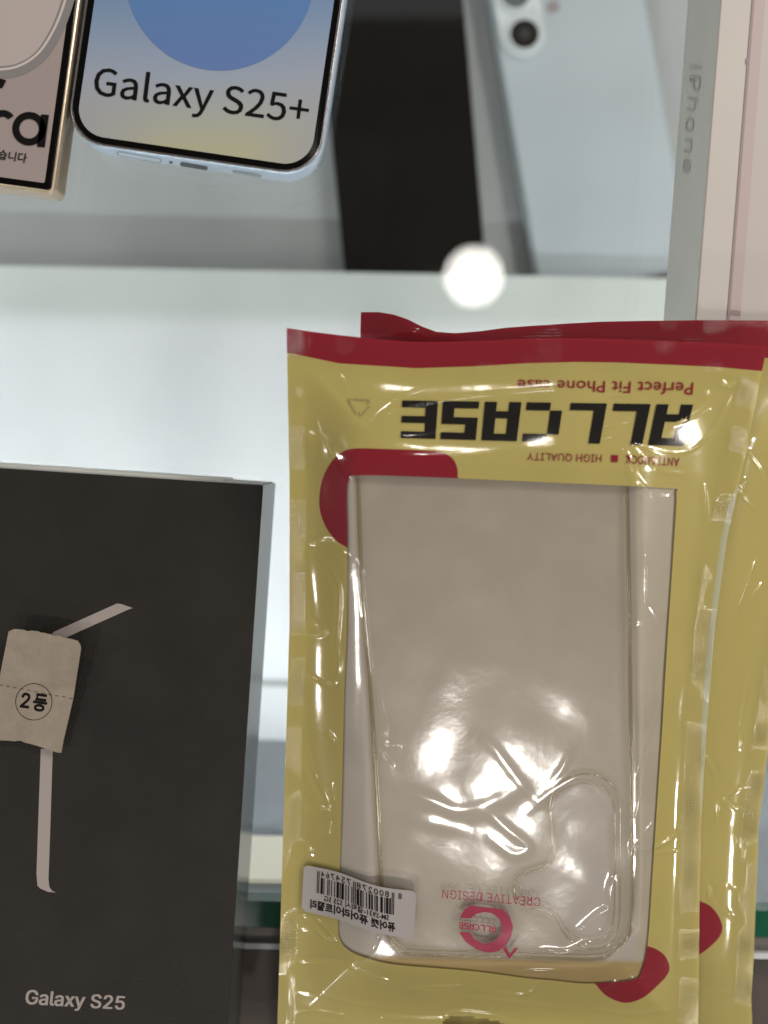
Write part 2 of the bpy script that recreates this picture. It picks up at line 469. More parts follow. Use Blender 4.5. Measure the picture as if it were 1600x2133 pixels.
# ------------------------------------------------------------------ the setting inside the case
ZR, ZP = -0.188, -0.170           # recess floor, white base plate
SL = 0.0195                        # everything in the case runs slightly down to the right
def line(py0, z, x0=-1200, x1=2800):
    """points of a line that passes (0, py0) in the picture, at height z"""
    return [hitz(x, py0 + SL * x, z)[:2] for x in (x0, x1)]
def strip(py_a, py_b, z, zb, x0=-1200, x1=2800):
    a = line(py_a, z, x0, x1); b = line(py_b, z, x0, x1)
    return prism([b[0], b[1], a[1], a[0]], z, zb)
V, Fs = strip(-1200, 900, ZR, ZR - .006)
tag(mobj('recess_floor', V, Fs, M['recess']), kind='structure')
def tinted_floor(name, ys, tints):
    """white sheet in rows, the glow beyond the greener far border painted into the tint"""
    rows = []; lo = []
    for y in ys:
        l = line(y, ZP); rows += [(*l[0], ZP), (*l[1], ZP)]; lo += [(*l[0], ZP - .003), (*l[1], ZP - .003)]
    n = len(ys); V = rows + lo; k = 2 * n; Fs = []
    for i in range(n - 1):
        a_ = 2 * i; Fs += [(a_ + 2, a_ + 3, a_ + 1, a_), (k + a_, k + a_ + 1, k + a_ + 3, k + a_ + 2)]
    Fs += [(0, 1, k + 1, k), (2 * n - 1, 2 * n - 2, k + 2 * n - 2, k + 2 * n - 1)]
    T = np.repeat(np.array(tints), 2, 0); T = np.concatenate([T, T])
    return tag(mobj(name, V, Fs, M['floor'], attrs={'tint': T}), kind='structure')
GR = (.60, .635, .615); WHT = (.78, .79, .82)  # dull green far border, then white: the floor's glow painted as tint
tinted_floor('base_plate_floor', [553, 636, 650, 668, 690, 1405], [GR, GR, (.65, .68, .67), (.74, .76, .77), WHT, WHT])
V, Fs = strip(1405, 1419, ZP - .0015, ZP - .003)
tag(mobj('floor_joint', V, Fs, M['joint']), kind='structure')
tinted_floor('front_floor', [1419, 1540], [WHT, WHT])
# front wall of the case
a = line(1530, ZP); b = line(1858, -0.0065)
p = [(*a[0], ZP), (*a[1], ZP), (*b[1], -0.0065), (*b[0], -0.0065)]
q = [(x, y - .004, z) for x, y, z in p]
tag(mobj('front_wall', p + q, [(3, 2, 1, 0), (4, 5, 6, 7), (0, 1, 5, 4), (2, 3, 7, 6), (1, 2, 6, 5), (3, 0, 4, 7)], M['wall']), kind='structure')
# warm light bar on the wall
def on_wall(px, py):
    A = np.array([*a[0], ZP]); B = np.array([*a[1], ZP]); Cc = np.array([*b[0], -0.0065])
    n = np.cross(B - A, Cc - A); return hitp(px, py, A, n)
c4 = [on_wall(-700, 1722), on_wall(1480, 1768), on_wall(1480, 1852), on_wall(-700, 1822)]
out4 = [np.array(c) + np.array([0, .0015, .0003]) for c in c4]
V, Fs = rings([np.array(out4), np.array([np.array(c) + np.array([0, -.001, 0]) for c in c4])])
tag(mobj('light_bar', V, Fs, M['led']), 'warm white light bar running along the inner front wall of the case', 'light bar')
# glass shelf
g = thing('glass_shelf', 'clear glass shelf with a green edge under the boxes and bags', 'glass shelf', (0, 0, -.006))
t0 = line(1866, 0); tb = line(-700, 0)
V, Fs = prism([t0[0], t0[1], tb[1], tb[0]], 0.0, -.0055); mobj('pane', V, Fs, M['glass'], g)
V, Fs = strip(1866.5, 1921, 0, -.0055); mobj('green_edge', V, Fs, M['green'], g)
# rails in front of the glass
fr = thing('front_rail', 'grey bronze rail with copper and white lines in front of the green glass edge', 'rail', (0, -.14, -.012))
V, Fs = strip(1921.5, 1938, -.001, -.014); mobj('inner_rail', V, Fs, M['rail'], fr)
V, Fs = strip(1938.3, 1946, -.004, -.014); mobj('groove', V, Fs, M['joint'], fr)
V, Fs = strip(1946.3, 1952, -.004, -.014); mobj('copper_line', V, Fs, M['copper'], fr)
V, Fs = strip(1955, 1967, -.002, -.014); mobj('white_lip', V, Fs, M['white'], fr)
V, Fs = strip(1969, 3200, -.010, -.030)
tag(mobj('cabinet_front', V, Fs, M['brown']), kind='structure')

# ------------------------------------------------------------------ phones and boxes
def px_slab(cx, cy, wpx, hpx, deg, rpx, zt, zb, bev, n=10, bevb=None):
    """a box whose top face is centred on pixel (cx, cy) at height zt"""
    sc = (CAM_H - zt) / F; bevb = bev if bevb is None else bevb
    def ring(ins, z):
        k = ins / sc
        P = rot_px((cx, cy), deg, rr_local(wpx / 2 - k, hpx / 2 - k, max(rpx - k * .8, .2), n))[::-1]
        w = hitz(P[:, 0], P[:, 1], zt); w[:, 2] = z; return w
    L = []; seg = 4
    for i in range(seg + 1):
        a = i / seg * math.pi / 2; L.append(ring(bev * (1 - math.sin(a)), zt - bev * (1 - math.cos(a))))
    for i in range(seg + 1):
        a = i / seg * math.pi / 2; L.append(ring(bevb * (1 - math.cos(a)), zb + bevb * (1 - math.sin(a))))
    return rings(L)
def grid_px(x0, y0, x1, y1, nx, ny):
    X, Y = np.meshgrid(np.linspace(x0, x1, nx), np.linspace(y0, y1, ny))
    return X.ravel(), Y.ravel()
def srgb(c):
    c = np.asarray(c, float) / 255
    return np.where(c <= .04045, c / 12.92, ((c + .055) / 1.055) ** 2.4)

def rot_px(c, deg, pts):
    """local (right, down) pixels -> picture pixels about c, turned clockwise"""
    a = R(deg); p = np.asarray(pts, float)
    return np.c_[c[0] + p[:, 0] * math.cos(a) - p[:, 1] * math.sin(a), c[1] + p[:, 0] * math.sin(a) + p[:, 1] * math.cos(a)]
def rr_local(hw, hh, r, n=10):
    pts = []
    for k, (sx, sy) in enumerate(((1, 1), (-1, 1), (-1, -1), (1, -1))):
        for i in range(n + 1):
            q = k * math.pi / 2 + i / n * math.pi / 2
            pts.append((sx * (hw - r) + r * math.cos(q), sy * (hh - r) + r * math.sin(q)))
    return pts
def screen_mesh(name, c, deg, hw, hh, r, z, parent, tintf, rngs=30):
    """screen picture: concentric rounded-rect rings with a tint per vertex"""
    V2 = []; Fs = []; n = 12; K = rngs
    for k in range(K + 1):
        f = 1 - k / K
        V2 += list(rot_px(c, deg, [(x * f, y * f) for x, y in rr_local(hw, hh, r, n)]))
    N_ = 4 * (n + 1)
    for k in range(K):
        for i in range(N_):
            j = (i + 1) % N_; Fs.append((k * N_ + i, k * N_ + j, (k + 1) * N_ + j, (k + 1) * N_ + i))
    V2 = np.array(V2); V = hitz(V2[:, 0], V2[:, 1], z)
    return mobj(name, V, fix_up(V, Fs), M['screen'], parent, attrs={'tint': tintf(V2[:, 0], V2[:, 1])})
def gridscreen(name, c, deg, hw, hh, r, z, parent, tintf, nx=36, ny=60):
    a_, b_ = [], []
    qa = np.linspace(0, math.pi / 2, 16)
    cr = hh - r + r * np.sin(qa); ys = np.concatenate([-cr[::-1], np.linspace(-hh + r, hh - r, ny)[1:-1], cr]); ny = len(ys)
    V2 = []
    for y in ys:
        d = max(0, abs(y) - (hh - r)); w = hw - r + math.sqrt(max(0, r * r - d * d)) if d > 0 else hw
        for x in np.linspace(-w, w, nx): V2.append((x, y))
    V2 = rot_px(c, deg, V2); Fs = [(j * nx + i, j * nx + i + 1, (j + 1) * nx + i + 1, (j + 1) * nx + i) for j in range(ny - 1) for i in range(nx - 1)]
    V = hitz(V2[:, 0], V2[:, 1], z)
    return mobj(name, V, fix_up(V, Fs), M['screen'], parent, attrs={'tint': 1.0 * tintf(V2[:, 0], V2[:, 1])})
def ysamples_smooth(): pass

# --- pale screen phone with the blue circle (upper left)
ZT = 0.0090
DEG = 8.3; bc = np.array([398.0, 333.0]); HW, HH = 268.0, 570.0
u = np.array([math.cos(R(DEG)), math.sin(R(DEG))]); v = np.array([-math.sin(R(DEG)), math.cos(R(DEG))])
cc = bc - v * HH
ph = thing('smartphone', 'pale blue framed phone lying face up, with a blue circle on its screen', 'smartphone', tuple(hitz(*cc, 0)), 'display phones lying on the glass')
V, Fs = px_slab(cc[0], cc[1], 2 * HW, 2 * HH, DEG, 82, ZT, 0.0004, 0.0016, 14); mobj('frame', V, Fs, M['bluemetal'], ph, True)
V, Fs = px_slab(cc[0], cc[1], 2 * HW - 5, 2 * HH - 5, DEG, 80, ZT + .00022, ZT - .0004, 0.0003, 14); mobj('metal_rim', V, Fs, M['rim'], ph, True)
V, Fs = px_slab(cc[0], cc[1], 2 * HW - 13, 2 * HH - 13, DEG, 76, ZT + .00035, ZT - .0003, 0.0003, 14); mobj('bezel', V, Fs, M['blackglass'], ph, True)
def tint1(x, y):
    t = np.clip((y + 50) / 400, 0, 1)[:, None]; e = np.clip((abs(x - 430) - 80) / 180, 0, 1)[:, None]
    top = srgb((108, 142, 182)); mid = srgb((158, 170, 190)); low = srgb((182, 182, 156)); edge = srgb((164, 166, 176))
    c = np.where(t < .5, top + (mid - top) * t * 2, mid + (low - mid) * np.clip((t - .5) * 2.6, 0, 1))
    return c + (edge - c) * e * np.clip(t * 1.6 - .5, 0, 1)
gs = gridscreen('screen', cc, DEG, HW - 21, HH - 20, 60, ZT + .0005, ph, tint1)
circ = [(458 + 196 * math.cos(q), -49 + 196 * math.sin(q)) for q in np.linspace(0, 2 * math.pi, 96, endpoint=False)]
V2 = [(458, -49)] ; ringsn = 8
for k in range(1, ringsn + 1): V2 += [(458 + (x - 458) * k / ringsn, -49 + (y + 49) * k / ringsn) for x, y in circ]
V2 = np.array(V2); Fs = [(0, 1 + i, 1 + (i + 1) % 96) for i in range(96)]
for k in range(ringsn - 1):
    for i in range(96):
        j = (i + 1) % 96; a0 = 1 + k * 96; b0 = a0 + 96; Fs.append((a0 + i, a0 + j, b0 + j, b0 + i))
V = hitz(V2[:, 0], V2[:, 1], ZT + .00058)
tt = np.clip((V2[:, 1] + 40) / 190, 0, 1)[:, None]
mobj('screen_circle', V, fix_up(V, Fs), M['screen'], gs, attrs={'tint': srgb((92, 134, 186)) * (1 - tt) + srgb((104, 130, 184)) * tt})
T, Ft = text2d('Galaxy S25+', HUM, 0.0025, 1.0)
q = [(193, 196), (640, 258), (200, 140), (647, 202)]
decal('screen_lettering', quadmap(T, q), Ft, flat(ZT + .00064), 0, M['ink'], gs)
# ports in the bottom side
bw = hitz(*(bc), ZT)[:2]; nrm = np.array([-math.sin(R(DEG)), -math.cos(R(DEG)), 0])
SP = np.array([bw[0], bw[1], 0]) + nrm * 0.00005
side = lambda px, py, off=0: hitp(px, py, SP + nrm * off, nrm)
def slot_px(x0, y0, x1, y1, h, n=6):
    d = np.array([x1 - x0, y1 - y0]); L = np.linalg.norm(d); d = d / L; e = np.array([-d[1], d[0]]) * h / 2
    pts = []
    for i in range(n + 1):
        q = math.pi / 2 + i / n * math.pi; pts.append(np.array([x0, y0]) + d * (h / 2 + h / 2 * math.cos(q)) + e * math.sin(q))
    for i in range(n + 1):
        q = -math.pi / 2 + i / n * math.pi; pts.append(np.array([x1, y1]) + d * (-h / 2 + h / 2 * math.cos(q)) + e * math.sin(q))
    return pts
def sidedecal(name, pts, off, m):
    V2, f = poly2d(pts); V = side(V2[:, 0], V2[:, 1], off)
    # face outwards
    nf = []
    for t in f:
        n_ = np.cross(V[t[1]] - V[t[0]], V[t[2]] - V[t[0]]); nf.append(t if n_ @ nrm > 0 else tuple(reversed(t)))
    return mobj(name, V, nf, m, ph)
sidedecal('sim_tray', slot_px(243, 319, 337, 336, 11), .00002, M['slot'])
sidedecal('sim_tray_face', slot_px(246, 320, 334, 335, 6.5), .00006, M['bluemetal'])
sidedecal('microphone', slot_px(352, 337.5, 360, 339, 6), .00002, M['hole'])
sidedecal('charging_port', slot_px(375, 341, 433, 351, 9), .00002, M['hole'])
sidedecal('speaker_slot', slot_px(484, 357, 545, 368, 6), .00002, M['slot'])

# --- square phone at the left edge
DEG2 = 7.8; ZU = .0095; HWu, HHu = 281.0, 590.0
u2 = np.array([math.cos(R(DEG2)), math.sin(R(DEG2))]); v2 = np.array([-math.sin(R(DEG2)), math.cos(R(DEG2))])
corner = np.array([112.0, 404.0]); cu = corner - u2 * HWu - v2 * HHu
pu = thing('smartphone', 'beige titanium phone with square corners lying face up at the left edge of the picture', 'smartphone', tuple(hitz(*cu, 0)), 'display phones lying on the glass')
V, Fs = px_slab(cu[0], cu[1], 2 * HWu, 2 * HHu, DEG2, 14, ZU, 0.0004, 0.0014, 8); mobj('frame', V, Fs, M['titan'], pu, True)
V, Fs = px_slab(cu[0], cu[1], 2 * HWu - 16, 2 * HHu - 14, DEG2, 8, ZU + .0003, ZU - .0004, 0.0003, 6); mobj('bezel', V, Fs, M['blackglass'], pu, True)
gu = gridscreen('screen', cu, DEG2, HWu - 22, HHu - 20, 4, ZU + .00042, pu, lambda x, y: srgb((165, 152, 150)) + 0 * x[:, None], 8, 30)
def ribbon2(path, w):
    P = catmull(path, 8); t = np.gradient(P, axis=0); t /= np.linalg.norm(t, axis=1)[:, None]; n_ = np.c_[-t[:, 1], t[:, 0]]
    V = np.concatenate([P + n_ * w / 2, P - n_ * w / 2]); k = len(P)
    return V, [(i, i + 1, k + i + 1, k + i) for i in range(k - 1)]
pathp = [(210, -260), (175, -120), (150, -30), (132, 30), (112, 75), (85, 115), (50, 140), (10, 150), (-60, 148), (-200, 130)]
inner = catmull(pathp, 8)
decal('pictured_phone_back', *poly2d(list(inner) + [(-200, -260)]), flat(ZU + .00047), 0, pbr('picture_pale', (0.50, 0.44, 0.42), .2), gu)
decal('pictured_phone_edge', *ribbon2(pathp, 26), flat(ZU + .00052), 0, pbr('picture_grey', (0.26, 0.24, 0.24), .2), gu)
decal('pictured_edge_shine', *ribbon2([(x - 4, y - 6) for x, y in pathp], 5), flat(ZU + .00057), 0, pbr('picture_light', (0.62, 0.57, 0.54), .2), gu)
T, Ft = text2d('ra', INTER, 0.022, 0.98)
q = [(-18, 285), (92, 304), (-10, 222), (100, 241)]
lt = [(T, Ft)]
# bold letters: ring and stems
def ringpoly(c, ro, ri, n=40, a0=0, a1=2 * math.pi):
    V = []; 
    for i in range(n + 1):
        q = a0 + (a1 - a0) * i / n; V += [(c[0] + ro * math.cos(q), c[1] + ro * math.sin(q)), (c[0] + ri * math.cos(q), c[1] + ri * math.sin(q))]
    return np.array(V), [(2 * i, 2 * i + 2, 2 * i + 3, 2 * i + 1) for i in range(n)]
a_ring = ringpoly((60.5, 268), 35, 20.5)
a_stem = poly2d([(86, 238), (102, 239.5), (93, 307), (77, 305.5)])
r_arc = ringpoly((6, 255), 26, 12, 24, -2.2, -0.55)
r_stem = poly2d([(-20, 222), (-4, 224), (-11, 292), (-27, 290)])
y_tail = poly2d([(-14, 160), (13, 167), (5, 183), (-3, 184), (-18, 182)])
decal('screen_lettering', *merge2d(a_ring, a_stem, r_arc, r_stem, y_tail), flat(ZU + .00062), 0, M['ink'], gu)
T, Ft = text2d('체험할 수 있습니다', None, 0.012)
decal('screen_small_lettering', quadmap(T, [(-118, 312), (54, 338), (-116, 298), (57, 323)]), Ft, flat(ZU + .00062), 0, M['ink'], gu)

# --- dark slab phone in the recess
zs = ZR + .010
quad = np.array([(655, -80), (958, -80), (1015, 592), (720, 592)], float)
def rounded_quad(Q, r, n=6):
    Q = np.asarray(Q, float); out = []
    for i in range(4):
        p0, p1, p2 = Q[i - 1], Q[i], Q[(i + 1) % 4]
        a_ = p1 + (p0 - p1) / np.linalg.norm(p0 - p1) * r; b_ = p1 + (p2 - p1) / np.linalg.norm(p2 - p1) * r
        for k in range(n + 1):
            t = k / n; out.append((1 - t) ** 2 * a_ + 2 * t * (1 - t) * p1 + t * t * b_)
    return np.array(out)
ds = thing('smartphone', 'plain black phone lying in the recess beside the light blue phone', 'smartphone', tuple(hitz(840, 250, ZR)), 'display phones lying on the recess floor')
V, Fs = pxprism(rounded_quad(quad, 16), zs, ZR + .0004); mobj('body', V, Fs, M['darkslab'], ds)

# --- light blue phone in the recess
zb_ = ZR + .010
pb = thing('smartphone', 'light blue phone lying face down in the recess with two black camera lenses', 'smartphone', tuple(hitz(1220, 250, ZR)), 'display phones lying on the recess floor')
V, Fs = pxprism(rounded_quad([(1000, -90), (1330, -90), (1445, 560), (1122, 618)], 34), zb_ - .0006, ZR + .0004); mobj('frame', V, Fs, M['frameblue'], pb)
V, Fs = pxprism(rounded_quad([(1009, -84), (1325, -86), (1440, 556), (1130, 612)], 30), zb_ + .0004, zb_ - .0006); mobj('back_panel', V, Fs, M['paleblue'], pb)
def pill(c0, c1, r, n=16):
    c0 = np.array(c0, float); c1 = np.array(c1, float); d = (c1 - c0) / np.linalg.norm(c1 - c0); e = np.array([-d[1], d[0]]); pts = []
    for i in range(n + 1):
        q = -math.pi / 2 + math.pi * i / n; pts.append(c1 + r * (d * math.cos(q) + e * math.sin(q)))
    for i in range(n + 1):
        q = math.pi / 2 + math.pi * i / n; pts.append(c0 + r * (d * math.cos(q) + e * math.sin(q)))
    return pts
V, Fs = pxprism(pill((1074, -14), (1090, 72), 47), zb_ + .0022, zb_ + .0004); bp_ = mobj('camera_bump', V, Fs, M['bumpwhite'], pb)
def disc(c, r, n=40): return [(c[0] + r * math.cos(q), c[1] + r * math.sin(q)) for q in np.linspace(0, 2 * math.pi, n, endpoint=False)]
for c in ((1074, -14), (1093, 70)):
    V, Fs = pxprism(disc(c, 36), zb_ + .0038, zb_ + .0022); mobj('lens_ring', V, Fs, M['bumpwhite'], bp_)
    V, Fs = pxprism(disc(c, 30), zb_ + .0040, zb_ + .0038); mobj('lens', V, Fs, M['lens'], bp_)
    V, Fs = pxprism(disc(c, 11), zb_ + .00405, zb_ + .0040); mobj('lens_core', V, Fs, M['lensin'], bp_)
V, Fs = pxprism(disc((1153, 13), 13), zb_ + .0009, zb_ + .0004); mobj('flash', V, Fs, M['flash'], pb)
V, Fs = pxprism(disc((1112, 21), 3), zb_ + .0024, zb_ + .0022); mobj('microphone', V, Fs, M['frameblue'], pb)

# --- white box at the right
ZW = .028
wb = thing('phone_box', 'white phone box with grey lettering on its side, above the yellow bags', 'box', (.13, .06, 0))
# front face left edge passes (1502,0) and (1450,660)
WD = 4.5; uw = np.array([math.cos(R(WD)), math.sin(R(WD))]); vw = np.array([-math.sin(R(WD)), math.cos(R(WD))])
WW, WH = 705.0, 1290.0
bl = np.array([1502.0, 0.0]) + vw * 735     # bottom left corner of the face
cw = bl + uw * WW / 2 - vw * WH / 2
V, Fs = px_slab(cw[0], cw[1], WW, WH, WD, 3, ZW, 0.0002, .0004, 3); 
mobj('lid', V, Fs, M['whitebox'], wb)
wc = hitz(1502, 0, ZW); WA = hitz(*bl, ZW); WB = hitz(*(bl - vw * WH), ZW); we = (WB - WA) / np.linalg.norm(WB - WA); wn = np.array([-we[1], we[0], 0]); wc = WA
wside = lambda px, py, off=0: hitp(px, py, wc + wn * (.00008 + off), wn)
sc = (CAM_H - ZW) / F
# side panel skin
P0 = hitz(*(bl - vw * 2), ZW); P1 = hitz(*(bl - vw * (WH - 2)), ZW)
sk = np.array([P0 + wn * .00012, P1 + wn * .00012, [P1[0], P1[1], 0.0006] + wn * .00012, [P0[0], P0[1], 0.0006] + wn * .00012]); sk[:2, 2] -= .0004
V, Fs = rings([sk, sk - wn * .0001]); sp_ = mobj('side_panel', V, [tuple(f) for f in Fs], M['whiteside'], wb)
T, Ft = text2d('iPhone', INTER, 0.0, 1.12)
Vq = quadmap(T, [(1436, 134), (1421, 360), (1461, 138), (1440, 366)])
V = wside(Vq[:, 0], Vq[:, 1], .0003)
nf = []
for f in Ft:
    n_ = sum(np.cross(V[f[k]] - V[f[0]], V[f[(k + 1) % len(f)]] - V[f[0]]) for k in range(len(f))); nf.append(f if n_ @ wn > 0 else tuple(reversed(f)))
mobj('side_lettering', V, nf, M['greyink'], sp_)
def wpt(x, y): return tuple(np.array([1502.0, 0.0]) + uw * x + vw * y)
fz = flat(ZW)
def wrect(x0, y0, x1, y1, n=20): 
    L = [wpt(x0, y0 + (y1 - y0) * i / n) for i in range(n + 1)] + [wpt(x1, y1 + (y0 - y1) * i / n) for i in range(n + 1)]
    return poly2d(L)
pr = decal('pictured_phone', *wrect(68, -400, 600, 700), fz, .00006, M['pinkprint'], wb)
decal('pictured_phone_frame', *wrect(65, -400, 92, 700), fz, .00012, M['mauve2'], pr)
decal('pictured_phone_outline', *wrect(65, -400, 70, 700), fz, .00018, M['mauve'], pr)
decal('pictured_antenna_line', *wrect(65, 642, 92, 652), fz, .00022, M['mauve'], pr)
decal('pictured_side_button', *wrect(62.5, 116, 67, 128), fz, .00024, M['mauve'], pr)

# --- black box at lower left
ZB = .028; BD = 3.75
ub = np.array([math.cos(R(BD)), math.sin(R(BD))]); vb = np.array([-math.sin(R(BD)), math.cos(R(BD))])
BW, BH = 790.0, 1290.0
tr_ = np.array([548.0, 1011.5]); cb = tr_ - ub * BW / 2 + vb * BH / 2
bb = thing('phone_box', 'black phone box with silver strokes and lettering under the cardboard tag', 'box', tuple(hitz(*cb, 0)))
V, Fs = px_slab(cb[0], cb[1], BW, BH, BD, 2, ZB, ZB - .0006, .0003, 3); mobj('front_panel', V, Fs, M['blackbox'], bb)
V, Fs = px_slab(cb[0], cb[1], BW - .5, BH - .5, BD, 2, ZB - .0006, 0.0002, .0001, 3)
mobj('sleeve', V, Fs, M['blackside'], bb)
# inner tray showing at the top end
cN = hitz(*(cb - vb * BH / 2), ZB)[:2]; nb = np.array([math.sin(R(BD)), math.cos(R(BD))])
def boxend(x0, x1, z0, z1, out, m, name):
    sc = (CAM_H - ZB) / F
    ub_w = np.array([math.cos(R(BD)), -math.sin(R(BD))])
    p = [cN + ub_w * x0 + nb * .0000, cN + ub_w * x1, cN + ub_w * x1 + nb * out, cN + ub_w * x0 + nb * out]
    V, Fs = prism(p, z1, z0); return mobj(name, V, Fs, m, bb)
hwm = BW / 2 * (CAM_H - ZB) / F
boxend(-hwm + .001, hwm - .001, .0004, ZB - .0022, .0003, M['greyink'], 'tray_end')
boxend(-hwm + .012, hwm - .012, .004, ZB - .006, .0009, M['whiteside'], 'tray_flap')
# strokes and lettering
s1 = [(243.8, 1257), (252, 1258), (276.6, 1266.6), (268, 1269.4), (133, 1330), (106, 1323), (112.5, 1316)]
s2 = [(85, 1560), (110, 1560), (105, 1720), (101, 1832), (103, 1848), (108, 1855), (116, 1859), (100, 1858), (84, 1851), (78, 1845), (76, 1820), (80, 1700)]
fb = flat(ZB)
st = decal('silver_stroke', *poly2d(s1[:1] + s1[1:]), fb, .00008, M['silverink'], bb)
decal('silver_stroke', *poly2d(s2), fb, .00008, M['silverink'], bb)
T, Ft = text2d('Galaxy S25', INTER, 0.0, 1.0)
parts = []; zz = []
for k, (dx, dy) in enumerate(((0, 0), (-1.1, -.5), (1.1, .5), (-1.1, .6), (1.1, -.6))):
    parts.append((quadmap(T, [(53, 2091), (258, 2103), (56, 2062), (261, 2076)]) + np.array([dx, dy]), Ft)); zz += [.00008 + k * .000012] * len(T)
Vm, Fm = merge2d(*parts); Vw3 = hitz(Vm[:, 0], Vm[:, 1], ZB + np.array(zz))
mobj('box_lettering', Vw3, fix_up(Vw3, Fm), M['silverink'], bb)

# --- cardboard tag on the black box
tg = thing('cardboard_tag', 'torn kraft cardboard tag with a circled rank stamp lying on the black box', 'tag', tuple(hitz(70, 1450, ZB)))
random.seed(4)
def tag_surf(px, py, off=0.0):
    px = np.asarray(px, float); py = np.asarray(py, float)
    t = (py - 1312) / 240.0; s = (px + 10) / 170.0
    h = .0012 + .0030 * np.clip(1 - t, 0, 1.2) ** 1.6 + .0010 * np.clip(s, 0, 1.1) ** 2 - .0006 * np.exp(-((t - .52) / .05) ** 2)
    return hitz(px, py, ZB + h + off)
def tagedge(t):
    """left, right x and slant at t in 0..1"""
    L = np.interp(t, [0, .45, 1], [18, -2, -26]); Rr = np.interp(t, [0, .04, .5, .9, 1], [166, 168, 152, 131, 127])
    return L, Rr
nx, ny = 50, 64; V2 = []
jt = np.convolve(np.random.RandomState(3).randn(nx + 8), np.ones(3) / 3, 'same')[:nx] * 1.1
jb = np.convolve(np.random.RandomState(5).randn(nx + 8), np.ones(4) / 4, 'same')[:nx] * 1.2
for j in range(ny):
    t = j / (ny - 1); L, Rr = tagedge(t)
    for i in range(nx):
        s = i / (nx - 1)
        top = np.interp(s, [0, .1, .4, .8, .96, 1], [1314, 1311, 1316, 1329, 1336, 1343]) + jt[i]
        bot = np.interp(s, [0, .2, .45, .75, .93, 1], [1541, 1543, 1544, 1557, 1566, 1568]) + jb[i]
        V2.append((L + (Rr - L) * s, top + (bot - top) * t))
V2 = np.array(V2); Ft_ = tag_surf(V2[:, 0], V2[:, 1], .0005); Fb_ = tag_surf(V2[:, 0], V2[:, 1], .0)
Fb_[:, :2] = Ft_[:, :2]
Fq = []
K = nx * ny
for j in range(ny - 1):
    for i in range(nx - 1):
        a0 = j * nx + i; Fq.append((a0 + nx, a0 + nx + 1, a0 + 1, a0)); Fq.append((K + a0, K + a0 + 1, K + a0 + nx + 1, K + a0 + nx))
bd = [(i) for i in range(nx)] + [j * nx + nx - 1 for j in range(1, ny)] + [(ny - 1) * nx + i for i in range(nx - 2, -1, -1)] + [j * nx for j in range(ny - 2, 0, -1)]
for k in range(len(bd)):
    a0, b0 = bd[k], bd[(k + 1) % len(bd)]; Fq.append((a0, b0, K + b0, K + a0))
mobj('card', np.concatenate([Ft_, Fb_]), Fq, M['card'], tg, False)
rc = ringpoly((70.5, 1462), 38.5, 37.2, 72)
decal('stamp_ring', *rc, tag_surf, .00056, M['ink'], tg)
T1, F1 = text2d('2', INTER, .02)
V21 = quadmap(T1, [(41, 1472.5), (60, 1475), (46, 1443), (65, 1446)])
T2, F2 = text2d('등', None, .035)
V22 = quadmap(np.c_[T2[:, 0], T2[:, 1]], [(66.5, 1476), (95.5, 1480), (71.5, 1449), (100.5, 1453)])
decal('stamp_lettering', *merge2d((V21, F1), (V22, F2)), tag_surf, .00056, M['ink'], tg)
ds_ = []
for k in range(11):
    x = -2 + k * 14.6; y = 1427.5 + (x) * .185 + random.uniform(-.6, .6)
    ds_.append(poly2d([(x, y - 1), (x + 8, y + .2), (x + 8, y + 1.6), (x, y + 1)]))
decal('perforation', *merge2d(*ds_), tag_surf, .00055, M['dash'], tg)

# ------------------------------------------------------------------ the bags
def seg_dist(px, py, poly, closed=True):
    P = np.asarray(poly, float); Q = np.roll(P, -1, 0) if closed else P[1:]; P0 = P if closed else P[:-1]
    best = np.full(px.shape, 1e9)
    for a_, b_ in zip(P0, Q):
        d = b_ - a_; L2 = d @ d + 1e-9
        t = np.clip(((px - a_[0]) * d[0] + (py - a_[1]) * d[1]) / L2, 0, 1)
        best = np.minimum(best, (px - a_[0] - t * d[0]) ** 2 + (py - a_[1] - t * d[1]) ** 2)
    return np.sqrt(best)
def inside(px, py, poly):
    P = np.asarray(poly, float); r = np.zeros(px.shape, bool); j = len(P) - 1
    for i in range(len(P)):
        xi, yi = P[i]; xj, yj = P[j]
        if yi != yj:
            r ^= ((yi > py) != (yj > py)) & (px < (xj - xi) * (py - yi) / (yj - yi) + xi)
        j = i
    return r
def sdf(px, py, poly):
    d = seg_dist(px, py, poly); return np.where(inside(px, py, poly), d, -d)
def smooth01(x): x = np.clip(x, 0, 1); return x * x * (3 - 2 * x)
def vnoise(x, y, sc, seed):
    rs = np.random.RandomState(seed); G = rs.rand(64, 64)
    u_ = x / sc + 100; v_ = y / sc + 100; i = np.floor(u_).astype(int); j = np.floor(v_).astype(int)
    fu = smooth01(u_ - i); fv = smooth01(v_ - j)
    g_ = lambda a_, b_: G[a_ % 64, b_ % 64]
    return (g_(i, j) * (1 - fu) * (1 - fv) + g_(i + 1, j) * fu * (1 - fv) + g_(i, j + 1) * (1 - fu) * fv + g_(i + 1, j + 1) * fu * fv) - .5
